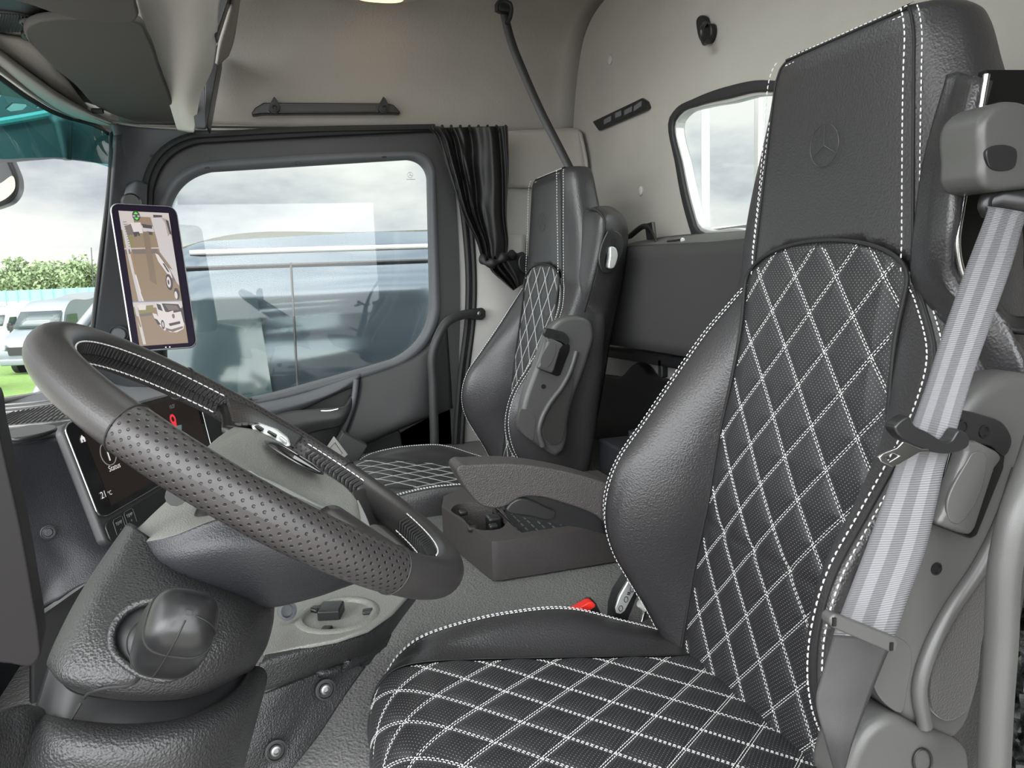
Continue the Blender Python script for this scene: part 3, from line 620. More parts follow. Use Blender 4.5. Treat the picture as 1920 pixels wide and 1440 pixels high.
ar([(.10, .30), (.15, .30), (.18, .47), (.13, .47)], 'sand'); ar([(.13, .48), (.16, .48), (.20, .60), (.17, .60)], 'white'); ar([(.16, .60), (.19, .60), (.23, .67), (.19, .67)], 'white')
ar([(.62, .04), (.98, .04), (1, .38), (1, .50), (.86, .40), (.70, .30), (.68, .20)], 'truck')
ar([(.84, .04), (.96, .05), (.97, .16), (.92, .18), (.90, .08)], 'line'); ar([(.92, .055), (.975, .06), (1, .17), (.96, .16)], 'dark'); ar([(.68, .02), (.86, .02), (.86, .035), (.68, .04)], 'dark')
ar([(.56, .28), (.64, .28), (.94, .50), (.90, .53), (.70, .42)], 'mid')
ar([(.60, .31), (.66, .32), (.86, .45), (.88, .50), (.82, .49), (.64, .37)], 'white'); ar([(.72, .385), (.76, .39), (.84, .455), (.80, .45)], 'dark')
def el(cu, cv, ru, rv, key, n=20): ar([(cu+ru*math.cos(t), cv+rv*math.sin(t)) for t in np.linspace(0, 2*math.pi, n, endpoint=False)], key)
el(.80, .53, .07, .062, 'dark'); el(.79, .53, .04, .042, 'white'); el(.785, .53, .018, .02, 'dark'); el(.92, .62, .055, .045, 'dark'); el(.90, .63, .03, .03, 'white')
ar([(.84, .42), (1, .46), (1, .56), (.96, .54), (.88, .46)], 'truck'); ar([(.42, .15), (.54, .15), (.54, .55), (.42, .52)], 'asphalt2')
ar([(0.0, .672), (1, .672), (1, .678), (0, .678)], 'blue')
ar([(0, .678), (1, .678), (1, .72), (0, .72)], 'sky'); ar([(0, .71), (.40, .70), (.40, .76), (0, .765)], 'grass'); ar([(.08, .70), (.16, .69), (.26, .70), (.24, .735), (.10, .735)], 'white'); ar([(0, .765), (.38, .755), (.38, .775), (0, .785)], 'mid')
ar([(0.02, .70), (.08, .70), (.14, .99), (.08, .99)], 'truck'); ar([(.03, .78), (.07, .78), (.10, .86), (.07, .86)], 'sand')
ar([(.36, .76), (.44, .77), (.60, .88), (.56, .90), (.40, .82)], 'white'); ar([(.38, .80), (.44, .81), (.50, .85), (.44, .85)], 'dark')
ar([(.46, .685), (.92, .685), (.98, .73), (.985, .84), (.95, .89), (.80, .915), (.66, .91), (.54, .87), (.47, .80)], 'white')
ar([(.58, .69), (.92, .70), (.97, .755), (.80, .765), (.63, .755)], 'dark'); ar([(.64, .70), (.88, .71), (.92, .745), (.70, .745)], 'mid')
ar([(.47, .69), (.55, .70), (.58, .75), (.49, .735)], 'dark'); el(.78, .79, .028, .018, 'mid'); ar([(.66, .845), (.90, .83), (.90, .85), (.68, .865)], 'dark')
ar([(.58, .875), (.70, .89), (.94, .87), (.94, .885), (.72, .91), (.60, .895)], 'mid'); el(.54, .85, .035, .035, 'dark'); el(.54, .85, .018, .02, 'truck'); ar([(.94, .73), (1, .73), (1, .86), (.97, .84)], 'dark')
el(.34, .035, .078, .038, 'dark', 30); ar([(.34, .004), (.385, .022), (.295, .022)], 'green'); ar([(.34, .066), (.385, .048), (.295, .048)], 'green'); ar([(.275, .031), (.32, .031), (.32, .041), (.275, .041)], 'truck'); ar([(.36, .031), (.405, .031), (.405, .041), (.36, .041)], 'truck')
bykey = {}
for pts, key in parts: bykey.setdefault(key, []).append(pts)
for key, L_ in bykey.items():
    b = MB()
    for pts in L_: b.add(pts, [tuple(range(len(pts)))])
    put('picture', b, SM[key], sc_, smooth=0, recalc=False)
b = MB(); b.lathe(Q(.52, .985, .002), nn, [(.002, 0), (.001, .0004)], 8); b.lathe(Q(.58, .985, .002), nn, [(.002, 0), (.001, .0004)], 8); put('sensor', b, M['silver'], ms)
# arm and hinge carrying the screen
am = put('mount_arm', MB().grid(rows_dense([[PY(238, 345, 2.52), PY(258, 338, 2.50), PY(277, 343, 2.52)], [PY(230, 375, 2.44), PY(252, 368, 2.42), PY(275, 375, 2.44)], [PY(226, 400, 2.36), PY(250, 395, 2.34), PY(275, 400, 2.36)]], 16, 14)), M['pillar'], ms, solid=.02, smooth=70)
put('hinge', MB().lathe(PY(246, 382, 2.34), unit(PY(246, 378, 2.1)-PY(246, 390, 2.2)), [(.001, -.03), (.024, -.03), (.026, -.02), (.026, .02), (.02, .03), (.001, .03)], 24), M['satin'], ms)
put('lower_arm', MB().tube([PY(300, 640, 2.34), PY(303, 690, 2.52)], .018, 10), M['satin'], ms)
# triangular quarter glass post behind the screen
put('trim_7', MB().tube(crv(S([(297, 640), (299, 700), (302, 765)], 2.59), 12), .014, 8), M['satin']); tag(bpy.data.objects['trim_7'], kind='structure')

# --- gathered curtain tied back behind the door
ct = thing('curtain', 'gathered black curtain tied back beside the passenger window', 'curtain', PY(880, 240, 2.5))
def fold_rows(L_, R_, Y0, amp, nf, n=140):
    rows = []
    for (l, r, a_) in zip(L_, R_, amp):
        row = []
        for k in range(n):
            t = k/(n-1); x = l[0]*(1-t)+r[0]*t; y = l[1]*(1-t)+r[1]*t
            ph = 2*math.pi*nf*(t+.10*math.sin(5*t)+(y-240)/250*.16*math.sin(3.2*t+.5)); row.append(PY(x, y+ (4*math.sin(ph*1.0+1) if a_ > .02 else 0), Y0+a_*math.sin(ph)+a_*.4*math.sin(2.3*ph+1)))
        rows.append(row)
    R = np.array(rows); return np.transpose(np.array([crv_param(R[:, j], 60) for j in range(n)]), (1, 0, 2))
G = fold_rows([(806, 240), (822, 262), (845, 330), (868, 400), (893, 450), (905, 484), (925, 492)], [(951, 236), (952, 262), (953, 330), (950, 400), (953, 450), (950, 478), (946, 486)], 2.46, [.018, .020, .026, .026, .020, .012, .006], 4)
put('cloth', MB().grid(G), M['curtain'], ct, solid=.002, smooth=80)
G = fold_rows([(925, 480), (920, 505), (945, 530), (962, 545)], [(955, 478), (985, 482), (992, 505), (985, 530)], 2.44, [.008, .02, .02, .015], 4, 70)
put('cloth_tail', MB().grid(G), M['curtain'], ct, solid=.002, smooth=80)
p = crv([PY(903, 482, 2.43), PY(912, 494, 2.40), PY(930, 492, 2.39), PY(948, 480, 2.40), PY(962, 478, 2.42), PY(985, 484, 2.44)], 30)
put('tie_band', MB().tube(p, [.010+.004*math.sin(i) for i in range(30)], 10, flat=1.3), M['curtain'], ct, smooth=80)
put('tie_clip', MB().prism(crv(S([(976, 480), (985, 476), (992, 482), (992, 505), (985, 512), (976, 506)], 2.40), 30, True), (0, .03, 0)), M['satin'], ct, bevel=.004)
b = MB()
for i, x in enumerate(np.linspace(812, 948, 9)): b.tube([PY(x, 236, 2.49), PY(x+2, 246, 2.47)], .005, 6)
put('gliders', b, M['rubber'], ct)

# --- passenger belt from the roof to the seat back
bt = thing('seat_belt', 'dark seat belt strap hanging from the roof anchor behind the passenger seat', 'seat belt', PY(1065, 318, 2.2))
c1 = [PY(944, 20, 2.30), PY(956, 70, 2.29), PY(985, 145, 2.27), PY(1020, 222, 2.24), PY(1050, 280, 2.21), PY(1075, 330, 2.18)]
c = crv(c1, 40); w = unit(A(.95, -.1, .35)); G = np.array([[p-w*.013, p+w*.013] for p in c])
put('webbing', MB().grid(G), M['sill'], bt, solid=.002)
q = PY(945, 14, 2.29); put('anchor', MB().box(q, (.05, .03, .035)), M['black'], bt, bevel=.01, seg=3)
put('anchor_loop', MB().tube(crv([PY(932, 22, 2.28), PY(932, 10, 2.28), PY(945, 2, 2.28), PY(956, 8, 2.28), PY(957, 30, 2.28), PY(950, 45, 2.28)], 24), .007, 8), M['rubber'], bt)

# --- bunk / storage box behind the seats
bk = thing('bunk_box', 'dark cloth bunk box folded against the back wall', 'bunk', A(.95, 1.6, .8))
G0 = [[PXX(1120, 474, .93), PXX(1165, 466, .93), PXX(1350, 455, .93), PXX(1420, 448, .93)], [PXX(1110, 640, .935), PXX(1160, 646, .935), PXX(1350, 672, .935), PXX(1420, 680, .935)]]
G = rows_dense(G0, 20, 10); put('front_panel', MB().grid(G), M['bunk'], bk, solid=-.02, smooth=30)
tp = [PXX(1120, 474, .93), PXX(1165, 466, .93), PXX(1350, 455, .93), PXX(1420, 448, .93)]; tb = [A(1.05, p[1], p[2]+.028) for p in tp]
put('top_panel', MB().grid(rows_dense([tp, tb], 20, 6)), M['visor'], bk, solid=.01)
put('edge_bead', MB().tube(crv(tp, 20), .005, 8), M['sill'], bk)
lo = [PXX(1100, 648, .94), PXX(1160, 655, .94), PXX(1300, 676, .94), PXX(1400, 692, .94)]
put('lower_rail', MB().grid(rows_dense([lo, [p-A(0, 0, .028) for p in lo]], 20, 4)), M['black'], bk, solid=.03)
put('hinge_bracket', MB().box(PXX(1243, 690, .95), (.02, .022, .05)), M['black'], bk, bevel=.004)
# pale back panel strip under the bunk, dark hinge cover
b = MB().prism([PXX(x, y, 1.04) for x, y in ((1105, 650), (1320, 665), (1320, 722), (1215, 712), (1125, 700))], (.01, 0, 0)); put('trim_8', b, M['trimlight']); tag(bpy.data.objects['trim_8'], kind='structure')
hc = MB().prism([A(1.0, q[1], q[2]) for q in crv([PXX(x, y, 1.0) for x, y in ((1130, 712), (1165, 706), (1180, 690), (1190, 680), (1200, 684), (1212, 700), (1240, 712), (1300, 718), (1300, 760), (1130, 760))], 40, True)], (.03, 0, 0))
tag(put('hinge_cover', hc, M['black'], bevel=.004), 'black humped hinge cover low on the back wall under the bunk box', 'hinge cover')
put('wall_back_lower', MB().prism([A(1.05, .6, .40), A(1.05, 2.5, .40), A(1.05, 2.5, .74), A(1.05, .6, .74)], (.005, 0, 0)), M['black']); tag(bpy.data.objects['wall_back_lower'], kind='structure')
# dark box with a tube between the seats, at the back
bx = thing('tool_box', 'dark plastic box with a short round tube on the floor behind the seats', 'box', A(.85, 1.6, .46))
c0 = PY(1120, 822, 1.85); c1_ = PY(1170, 850, 1.60)
put('body', MB().box(A(c0[0]+.10, 1.72, (.46+c0[2])/2), (.20, .26, c0[2]-.46)), M['soft'], bx, bevel=.008, seg=3)
q = PY(1192, 822, 1.68); put('tube', MB().lathe(A(q[0], 1.68, c0[2]-.005), (0, 0, 1), [(.018, 0), (.018, .055), (.015, .056), (.014, .01), (.001, .01)], 24), M['soft'], bx)
# clip and pen on the bunk top
cl = thing('strap_clip', 'black strap clip lying on the bunk box beside the passenger seat', 'clip', PXX(1205, 450, .99))
put('clip', MB().tube(crv([PXX(1165, 458, .98), PXX(1185, 440, .98), PXX(1205, 425, .99), PXX(1225, 440, .98), PXX(1232, 456, .98)], 24), [.004]*6+[.008]*12+[.004]*6, 8), M['black'], cl, smooth=80)
put('tab', MB().prism([PXX(x, y, .985) for x, y in ((1208, 420), (1222, 416), (1226, 448), (1212, 450))], (.01, 0, 0)), M['satin'], cl, bevel=.002)
b = MB().tube([PXX(1254, 454, .97), PXX(1278, 451, .97)], [.006, .005], 12); pn = thing('torch', 'small dark torch with a bright tip on the bunk box below the window', 'torch', PXX(1265, 455, .97)); put('barrel', b, M['satin'], pn); put('tip', MB().tube([PXX(1272, 451.5, .968), PXX(1280, 450.5, .968)], .0065, 12), M['chrome'], pn)
# =================================================================== outside
GZ = -1.75
M['asphalt'] = mat('asphalt', (.36, .34, .31), .9, var=.15)
M['grassm'] = mat('grass_ground', (.13, .22, .05), .95, grain=('noise', 3, .5, .1), var=.4)
M['vanwhite'] = mat('van_white', (.78, .80, .80), .3, coat=.5)
M['vanblack'] = mat('van_black', (.05, .065, .08), .16, .55, coat=.6)
M['vangrey'] = mat('van_grey', (.16, .18, .20), .3, coat=.5)
M['darkglass'] = mat('van_glass', (.03, .045, .05), .06, coat=.6)
M['leaf'] = mat('tree_leaf', (.22, .28, .15), .9)  # green lightened to carry the distant haze in the colour
M['bark'] = mat('bark', (.07, .055, .04), .9)
M['fence'] = mat('fence_net', (.20, .42, .36), .9)
g = put('ground', MB().prism([A(-150, -60, GZ), A(120, -60, GZ), A(120, 160, GZ), A(-150, 160, GZ)], (0, 0, -.1)), M['asphalt']); tag(g, kind='structure')
g = put('grass', MB().prism([A(-120, 22, GZ+.02), A(100, 22, GZ+.02), A(100, 150, GZ+.02), A(-120, 150, GZ+.02)], (0, 0, -.02)), M['grassm']); tag(g, 'green grass strip behind the parked vans', 'grass', kind='stuff')

# long black van right beside the cab, nose to the left
VY = 3.9
def zv(px, py): return PY(px, py, VY)
x0 = -2.4; x1 = 3.4
prof = [(x1, -1.4), (x1, .9), (x1-.1, 1.18), (2.4, 1.27), (.5, 1.30), (-.35, 1.27), (-.70, 1.12), (-.98, .78), (-1.22, .38), (-1.5, .12), (-2.0, -.05), (-2.3, -.2), (-2.4, -.5), (-2.4, -1.4)]
bv = thing('black_van', 'black van parked alongside, filling the passenger window', 'van', A(0, VY, GZ))
roof = [(x, z) for x, z in prof]
rings = []
for y_, kz, kx in ((0, 1, 0), (.02, 1, 0), (.0, 1, 0)): pass
def vring(dy, dz_in): # side section shrinks towards the roof
    return [A(x, VY+dy+(max(0, z-.55)**2)*.28+(.0 if z > -.4 else .03), z-dz_in) for x, z in roof]
P0 = crv([A(x, VY, z) for x, z in roof], 140)
def place(P, dy, sgn): return np.array([A(p[0], VY+dy+sgn*((max(0, p[2]-.5)**2)*.30+.05*max(0, -.45-p[2])), p[2]) for p in P])
L0 = place(P0, 0, 1); R0 = place(P0, 1.9, -1)
b = MB(); nseg = 14; Gv = []
for k in range(nseg+1):
    t = k/nseg; row = L0*(1-t)+R0*t; row[:, 2] += .008*math.sin(math.pi*t)*(np.clip(row[:, 2], 0, 1.3)); Gv.append(row)
b.grid(np.array(Gv))
put('roof_skin', b, mat('roof_sky_glare', (.5, .52, .54), .5), bv, smooth=60)  # black van's roof coloured pale to stand for sky glare
# side: vertical grid with swage lines
zs = np.concatenate([np.linspace(-1.0, .3, 30), np.linspace(.3, 1.3, 60)])
ztop = lambda x: float(np.interp(x, [-2.4, -2.3, -2.0, -1.5, -1.22, -.98, -.70, -.35, .5, 2.4, 3.3, 3.4], [-.5, -.2, -.05, .12, .38, .78, 1.12, 1.27, 1.30, 1.27, 1.18, .9]))
xsn = np.linspace(-2.4, 3.4, 140); G = np.zeros((60, 140, 3))
for i, x in enumerate(xsn):
    zt = ztop(x)
    for j in range(60):
        z = -1.4+(zt+1.4)*j/59
        y = VY+(max(0, z-.5)**2)*.30+.05*max(0, -.45-z)
        for zc, a_, w_ in ((.86, .012, .018), (.98, -.010, .02), (.62, .010, .015), (.30, -.02, .10), (1.17, .02, .012), (-.15, .018, .03)): y += a_*math.exp(-((z-zc)/w_)**2)
        y += .05*math.sin((z+.1)*2.2)*.4
        G[j, i] = (x, y, z)
put('side_skin', MB().grid(G), M['vanblack'], bv, smooth=80)
b = MB()
def vside(z): return VY+(max(0, z-.5)**2)*.30+.05*max(0, -.45-z)
for x in (.05, -.62): b.tube([A(x+(.03*(z-.3)), vside(z)-.004, z) for z in np.linspace(-1.35, 1.15, 20)], .006, 5)
b.tube([A(x, vside(1.14)-.002, 1.14) for x in np.linspace(-.5, 3.2, 6)], .008, 5); put('panel_gap', b, M['rubber'], bv)
put('roof_rail', MB().tube([A(x, vside(1.22)-.0, 1.215) for x in np.linspace(-.4, 3.2, 8)], .014, 8), M['silver'], bv, smooth=80)
put('rub_strip', MB().box(A(1.6, vside(-.1)-.01, .0), (2.9, .02, .05)), M['vanwhite'], bv, bevel=.008)
sg = MB().prism([A(x, vside(z)-.012, z) for x, z in ((-.56, .42), (-.54, .88), (-.45, .98), (-.10, .98), (-.06, .42))], (0, .01, 0)); put('side_window', sg, M['darkglass'], bv)
sg = MB().prism([A(x, vside(z)-.012, z) for x, z in ((-1.12, .44), (-.92, .80), (-.66, 1.0), (-.66, .42))], (0, .01, 0)); put('side_window', sg, M['darkglass'], bv)
put('windscreen', MB().grid(rows_dense([[A(-.74, VY+.20, 1.10), A(-.80, VY+.95, 1.14), A(-.74, VY+1.7, 1.10)], [A(-1.26, VY+.10, .38), A(-1.34, VY+.95, .40), A(-1.26, VY+1.8, .38)]], 12, 8)), M['darkglass'], bv, solid=.01)
put('windscreen_pillar', MB().tube([A(-.70, VY+.12, 1.12), A(-.98, VY+.03, .78), A(-1.22, VY-.0, .38), A(-1.5, VY+.03, .13)], .025, 8), M['vangrey'], bv, smooth=80)
mk = MB().prism([A(q[0], VY-.16, q[2]) for q in crv([A(-.42, 0, .12), A(-.22, 0, .10), A(-.18, 0, .28), A(-.22, 0, .42), A(-.40, 0, .44), A(-.48, 0, .32)], 30, True)], (0, .12, 0)); put('door_mirror', mk, M['black'], bv, bevel=.03, seg=4)
put('mirror_arm', MB().tube([A(-.3, VY-.1, .16), A(-.4, VY+.02, .1)], .03, 8), M['black'], bv)
put('door_handle', MB().box(A(.28, vside(.2)-.02, .22), (.16, .03, .035)), M['black'], bv, bevel=.01)
for xw in (-1.6, 2.3):
    wv = put('wheel', MB().lathe(A(xw, VY-.02, GZ+.34), (0, 1, 0), [(.12, .02), (.2, 0), (.25, .02), (.33, .0), (.34, .05), (.34, .22), (.2, .24)], 30), M['rubber'], bv)
    put('hub_cap', MB().lathe(A(xw, VY-.03, GZ+.34), (0, 1, 0), [(.01, 0), (.08, .0), (.2, .03), (.21, .06)], 30), M['silver'], wv)

# white vans far off: profile lofted across its width
def white_van(x, y, rot, sc, label, m_, kind='panel', group=None):
    t = thing('van', label, 'van', A(x, y, GZ), group); ca, sa = math.cos(rot), math.sin(rot)
    def T(p): p = A(*p)*sc; return A(x+p[0]*ca-p[1]*sa, y+p[0]*sa+p[1]*ca, GZ+p[2])
    pr = crv([A(u, 0, w) for u, w in ((2.9, .45), (2.95, 1.0), (2.9, 2.35), (2.7, 2.60), (0, 2.66), (-1.2, 2.6), (-1.55, 2.35), (-2.05, 1.65), (-2.5, 1.42), (-2.85, 1.15), (-2.95, .6), (-2.9, .40))], 50)
    G = []
    for k in range(13):
        s_ = -1+2*k/12; G.append([T((p[0]*(1-.03*abs(s_)**4), .98*s_*(1-.10*max(0, p[2]-1.2)*abs(s_)), p[2]+.05*(1-s_*s_)*(p[2] > 2))) for p in pr])
    b = MB().grid(np.array(G))
    for k in (0, 12): b.add(G[k], [tuple(range(len(G[k])))])
    put('body', b, m_, t, smooth=50)
    G = [[T((-1.60, s_*.80, 2.28)), T((-2.06, s_*.88, 1.66))] for s_ in (-1, -.5, 0, .5, 1)]
    put('windscreen', MB().grid(np.array([[p+T((-.05, 0, .03))-T((0, 0, 0)) for p in r] for r in G])), M['darkglass'], t, solid=.02)
    for s_ in (-1, 1):
        for u0, u1 in (((-1.75, -.95), (-.8, .3), (.45, 1.5)) if kind == 'bus' else ((-1.75, -.95),)):
            put('side_window', MB().prism([T((a_, s_*.945, w)) for a_, w in ((u0-.1, 1.55), (u0+.25 if u0 < -1 else u0, 2.15), (u1, 2.15), (u1, 1.55))], T((0, s_*.02, 0))-T((0, 0, 0))), M['darkglass'], t)
        for u in (-1.95, 1.7): put('wheel', MB().lathe(T((u, s_*.86, .36)), T((0, s_, 0))-T((0, 0, 0)), [(.1, .10), (.22, .12), (.35, .12), (.37, .06), (.37, -.1)], 20), M['rubber'], t)
        put('mirror', MB().box(T((-1.75, s_*1.1, 1.6)), (.2, .2, .35)), M['black'], t, bevel=.03)
    put('grille', MB().prism([T((-2.93, a_, w)) for a_, w in ((-.55, .75), (.55, .75), (.6, 1.05), (-.6, 1.05))], T((-.06, 0, 0))-T((0, 0, 0))), M['black'], t)
    put('bumper', MB().prism([T((-2.88, a_, w)) for a_, w in ((-.9, .38), (.9, .38), (.9, .62), (-.9, .62))], T((-.16, 0, 0))-T((0, 0, 0))), M['vangrey'], t, bevel=.04)
    for s_ in (-.75, .75): put('headlight', MB().box(T((-2.88, s_, 1.05)), (.12, .3, .2)), M['silver'], t, bevel=.03)
    return t
def gp(px, py): return PZ(px, py, GZ)
q = PY(28, 640, 31); white_van(PY(24, 600, 42)[0], 42, math.radians(70), .80, 'white minibus with side windows parked at the far left', M['vanwhite'], 'bus')
q = PY(70, 640, 30); white_van(PY(74, 600, 43)[0], 43, math.radians(78), .80, 'white panel van facing the camera, between the minibus and the grey van', M['vanwhite'])
q = PY(112, 640, 17); white_van(PY(128, 600, 32)[0], 32, math.radians(72), .93, 'silver grey van with a raised roof nearest behind the black van', M['vangrey'])
q = PY(-10, 700, 12); white_van(PY(2, 680, 24)[0]-2.4, 24, math.radians(60), .74, 'nearest white van at the left edge, partly outside the frame', M['vanwhite'])
# net fence on posts behind the grass
fn = thing('net_fence', 'long pale green net fence in front of the trees', 'fence', A(-15, 55, GZ))
f0 = PY(-120, 556, 58); f1 = PY(420, 530, 50)
def fl(t): return A(f0[0]*(1-t)+f1[0]*t, f0[1]*(1-t)+f1[1]*t, GZ)
zt_ = (PY(0, 553, 57)[2]+.6); zb_ = PY(0, 563, 57)[2]+.05
put('net', MB().prism([fl(0)+A(0, 0, 2.3), fl(1)+A(0, 0, 2.3), fl(1)+A(0, 0, 3.0), fl(0)+A(0, 0, 3.0)], (0, .02, 0)), M['fence'], fn)
put('rail', MB().prism([fl(0)+A(0, -.05, 2.02), fl(1)+A(0, -.05, 2.02), fl(1)+A(0, -.05, 2.3), fl(0)+A(0, -.05, 2.3)], (0, .05, 0)), M['trimlight'], fn)
for k in range(24): put('post', MB().tube([fl(k/24.)+A(0, -.08, 0), fl(k/24.)+A(0, -.08, 3.05)], .025, 6), M['fence'], fn)
# trees, each with its own crown
def tree(x, y, h, w, label, seed, dens=330):
    r = np.random.default_rng(seed); t = thing('tree', label, 'tree', A(x, y, GZ), 'trees behind the net fence')
    put('trunk', MB().tube(crv([A(x, y, GZ), A(x+r.normal()*.2, y, GZ+h*.4), A(x+r.normal()*.4, y, GZ+h*.8)], 8), np.linspace(.22, .06, 8), 8), M['bark'], t)
    b = MB(); blobs = [(r.normal()*w*.28, r.normal()*w*.28, h*(.35+.55*r.random()), w*(.16+.16*r.random())) for _ in range(9)]
    for k in range(dens*9):
        bx_, by_, bz_, br = blobs[r.integers(len(blobs))]; d = unit(r.normal(size=3))*br*(r.random()**.4)
        c = A(x+bx_, y+by_, GZ+bz_)+d; u = unit(r.normal(size=3)); v_ = unit(np.cross(u, r.normal(size=3))); s_ = .10+.14*r.random()
        b.add([c-u*s_, c+v_*s_*.6, c+u*s_, c-v_*s_*.6], [(0, 1, 2, 3)])
    put('crown', b, M['leaf'], t, smooth=0, recalc=False)
i = 0
for px, hh, ww in ((-60, 7, 6), (-20, 6.2, 6), (8, 6.6, 5), (30, 7.0, 5), (52, 8.4, 5), (70, 7.6, 5), (90, 6, 5), (112, 7.6, 5), (132, 7.4, 4.5), (152, 8.0, 5), (172, 7.0, 5), (200, 8, 6), (340, 7, 7), (420, 7, 7)):
    q = PY(px, 545, 72+(i*7 % 9)); tree(q[0], q[1], hh*(.66 if px < 300 else .45), ww*.9, ('%s tree from the left in the leafy row behind the net fence' % ('first second third fourth fifth sixth seventh eighth ninth tenth eleventh twelfth thirteenth fourteenth'.split()[i])), 100+i); i += 1
# cut-off mast
tag(put('mast', MB().tube([A(PY(171, 545, 65)[0], 65, GZ), PY(171, 464, 65)], [.06, .03], 6), M['sill']), 'thin tall mast rising behind the trees', 'mast')
# behind the cab: white lorry body seen through the back window
lr = thing('lorry_body', 'white box body seen through the back window behind the cab', 'lorry body', A(2.0, 1.6, GZ))
put('panel', MB().prism([A(1.75, .3, -.8), A(1.75, 1.98, -.8), A(1.75, 1.98, 2.2), A(1.75, .3, 2.2)], (.05, 0, 0)), M['vanwhite'], lr)
b = MB()
for y_ in (2.62, 2.28, 2.08, 2.0): b.tube([A(1.70, y_*1.05, -.8), A(1.70, y_*1.05, 2.2)], .018, 8)
put('corner_post', b, M['silver'], lr)
# =================================================================== seats
YC = .818
M['slot'] = mat('slot_black', (.004, .004, .004), .7, spec=.2)
def ip(z, xs, ys): return float(np.interp(z, xs, ys))
def smooth_ip(xs, ys):
    P = crv([A(a, b, 0) for a, b in zip(xs, ys)], 200); return lambda z: float(np.interp(z, P[:, 0], P[:, 1]))
f_hi = smooth_ip([.38, .463, .579, .68, .79, .889, .968, 1.02, 1.06], [.192, .188, .182, .169, .163, .149, .144, .148, .148])
f_xf = lambda z: .517+.15*z if z < 1.05 else .6745+(z-1.05)*.06
f_cx = smooth_ip([.38, .46, .51, .56, .61, .66, .70, .75, .811, .86, .935, 1.0, 1.03], [.580, .555, .532, .505, .482, .474, .479, .499, .546, .583, .635, .667, .677])
f_co = smooth_ip([.38, .46, .56, .66, .75, .811, .86, .935, .97, 1.0, 1.03], [.215, .230, .241, .249, .246, .241, .237, .222, .202, .175, .148])
f_so = smooth_ip([1.03, 1.1, 1.14, 1.2, 1.27, 1.32], [.148, .141, .137, .131, .124, .119])
f_oo = smooth_ip([.38, .6, .85, .935, 1.0, 1.1, 1.18, 1.25, 1.32], [.235, .272, .268, .252, .226, .215, .195, .170, .150])
f_bx = smooth_ip([.38, .7, 1.0, 1.2, 1.32], [.70, .75, .79, .805, .80])
def back_row(z):
    up = z > 1.03
    xf = f_xf(z); hi = f_hi(min(z, 1.05)); co = f_so(z) if up else f_co(z); cx = xf+.004 if up else f_cx(z); oo = f_oo(z); bx = f_bx(z)
    ocx = max(cx+.03, ip(z, [.4, .7, 1.0, 1.3], [.60, .53, .69, .72]))
    def side(s):
        e = [(min(hi, co-.002)*s, xf)]
        if up: e += [((hi+(co-hi)*.35)*s, xf+.0005), ((hi+(co-hi)*.75)*s, xf+.001)]
        else:
            w = co-hi; d = xf-cx
            e += [((hi+w*.22)*s, xf-d*.42), ((hi+w*.62)*s, xf-d*.90)]
        e += [(co*s, cx), ((co+(oo-co)*.45)*s, cx+(ocx-cx)*.30), (oo*s, ocx), ((oo-.002)*s, (ocx+bx)/2), ((oo-.03)*s, bx-.015)]
        return e
    L_ = side(1); R_ = side(-1)
    return [A(x, YC+o, z) for o, x in L_]+[A(bx, YC, z)]+[A(x, YC+o, z) for o, x in reversed(R_)]
zs_ = [.40, .45, .50, .55, .60, .65, .70, .75, .80, .85, .90, .95, 1.0, 1.03, 1.07, 1.12, 1.17, 1.22, 1.26, 1.29]
rows = [back_row(z) for z in zs_]
def cap(row, z, k, dx):  # rounded top rows
    xm = .755; return [A(xm+(p[0]-xm)*k[0]+dx, YC+(p[1]-YC)*k[1], z) for p in row]
last = back_row(1.30)
rows += [cap(last, 1.308, (.985, .97), 0), cap(last, 1.322, (.93, .91), 0), cap(last, 1.333, (.80, .78), .002), cap(last, 1.339, (.55, .55), .006), cap(last, 1.342, (.2, .2), .01)]
zs_all = zs_+[1.308, 1.322, 1.333, 1.339, 1.342]
# dense columns with fixed counts per control interval so part borders stay on grid lines
CT = [0, 4, 8, 14, 20, 24, 28, 34, 40, 46, 52, 56, 60, 66, 72, 76, 80]   # grid index of each of the 17 controls
def dense_cols(row):
    out = []; m_ = len(row)
    for i in range(m_-1):
        n = CT[i+1]-CT[i]; b_, c_ = row[i], row[i+1]; a_ = row[i-1] if i else 2*b_-c_; e_ = row[i+2] if i+2 < m_ else 2*c_-b_
        for k in range(n):
            f = k/n; out.append(.5*((2*b_)+(-a_+c_)*f+(2*a_-5*b_+4*c_-e_)*f*f+(-a_+3*b_-3*c_+e_)*f**3))
    out.append(row[-1]); return np.array(out)
GB = np.array([dense_cols(r) for r in rows]); NV = 140
GB = np.transpose(np.array([crv_param(GB[:, j], NV) for j in range(GB.shape[1])]), (1, 0, 2))
def v_of_z(z): return float(np.interp(z, zs_all, np.arange(len(zs_all))))/(len(zs_all)-1)
def jz(z): return int(round(v_of_z(z)*(NV-1)))
# wrinkles in the leather of the far bolster
def lattice_puff(du, dv, amp, w): pass
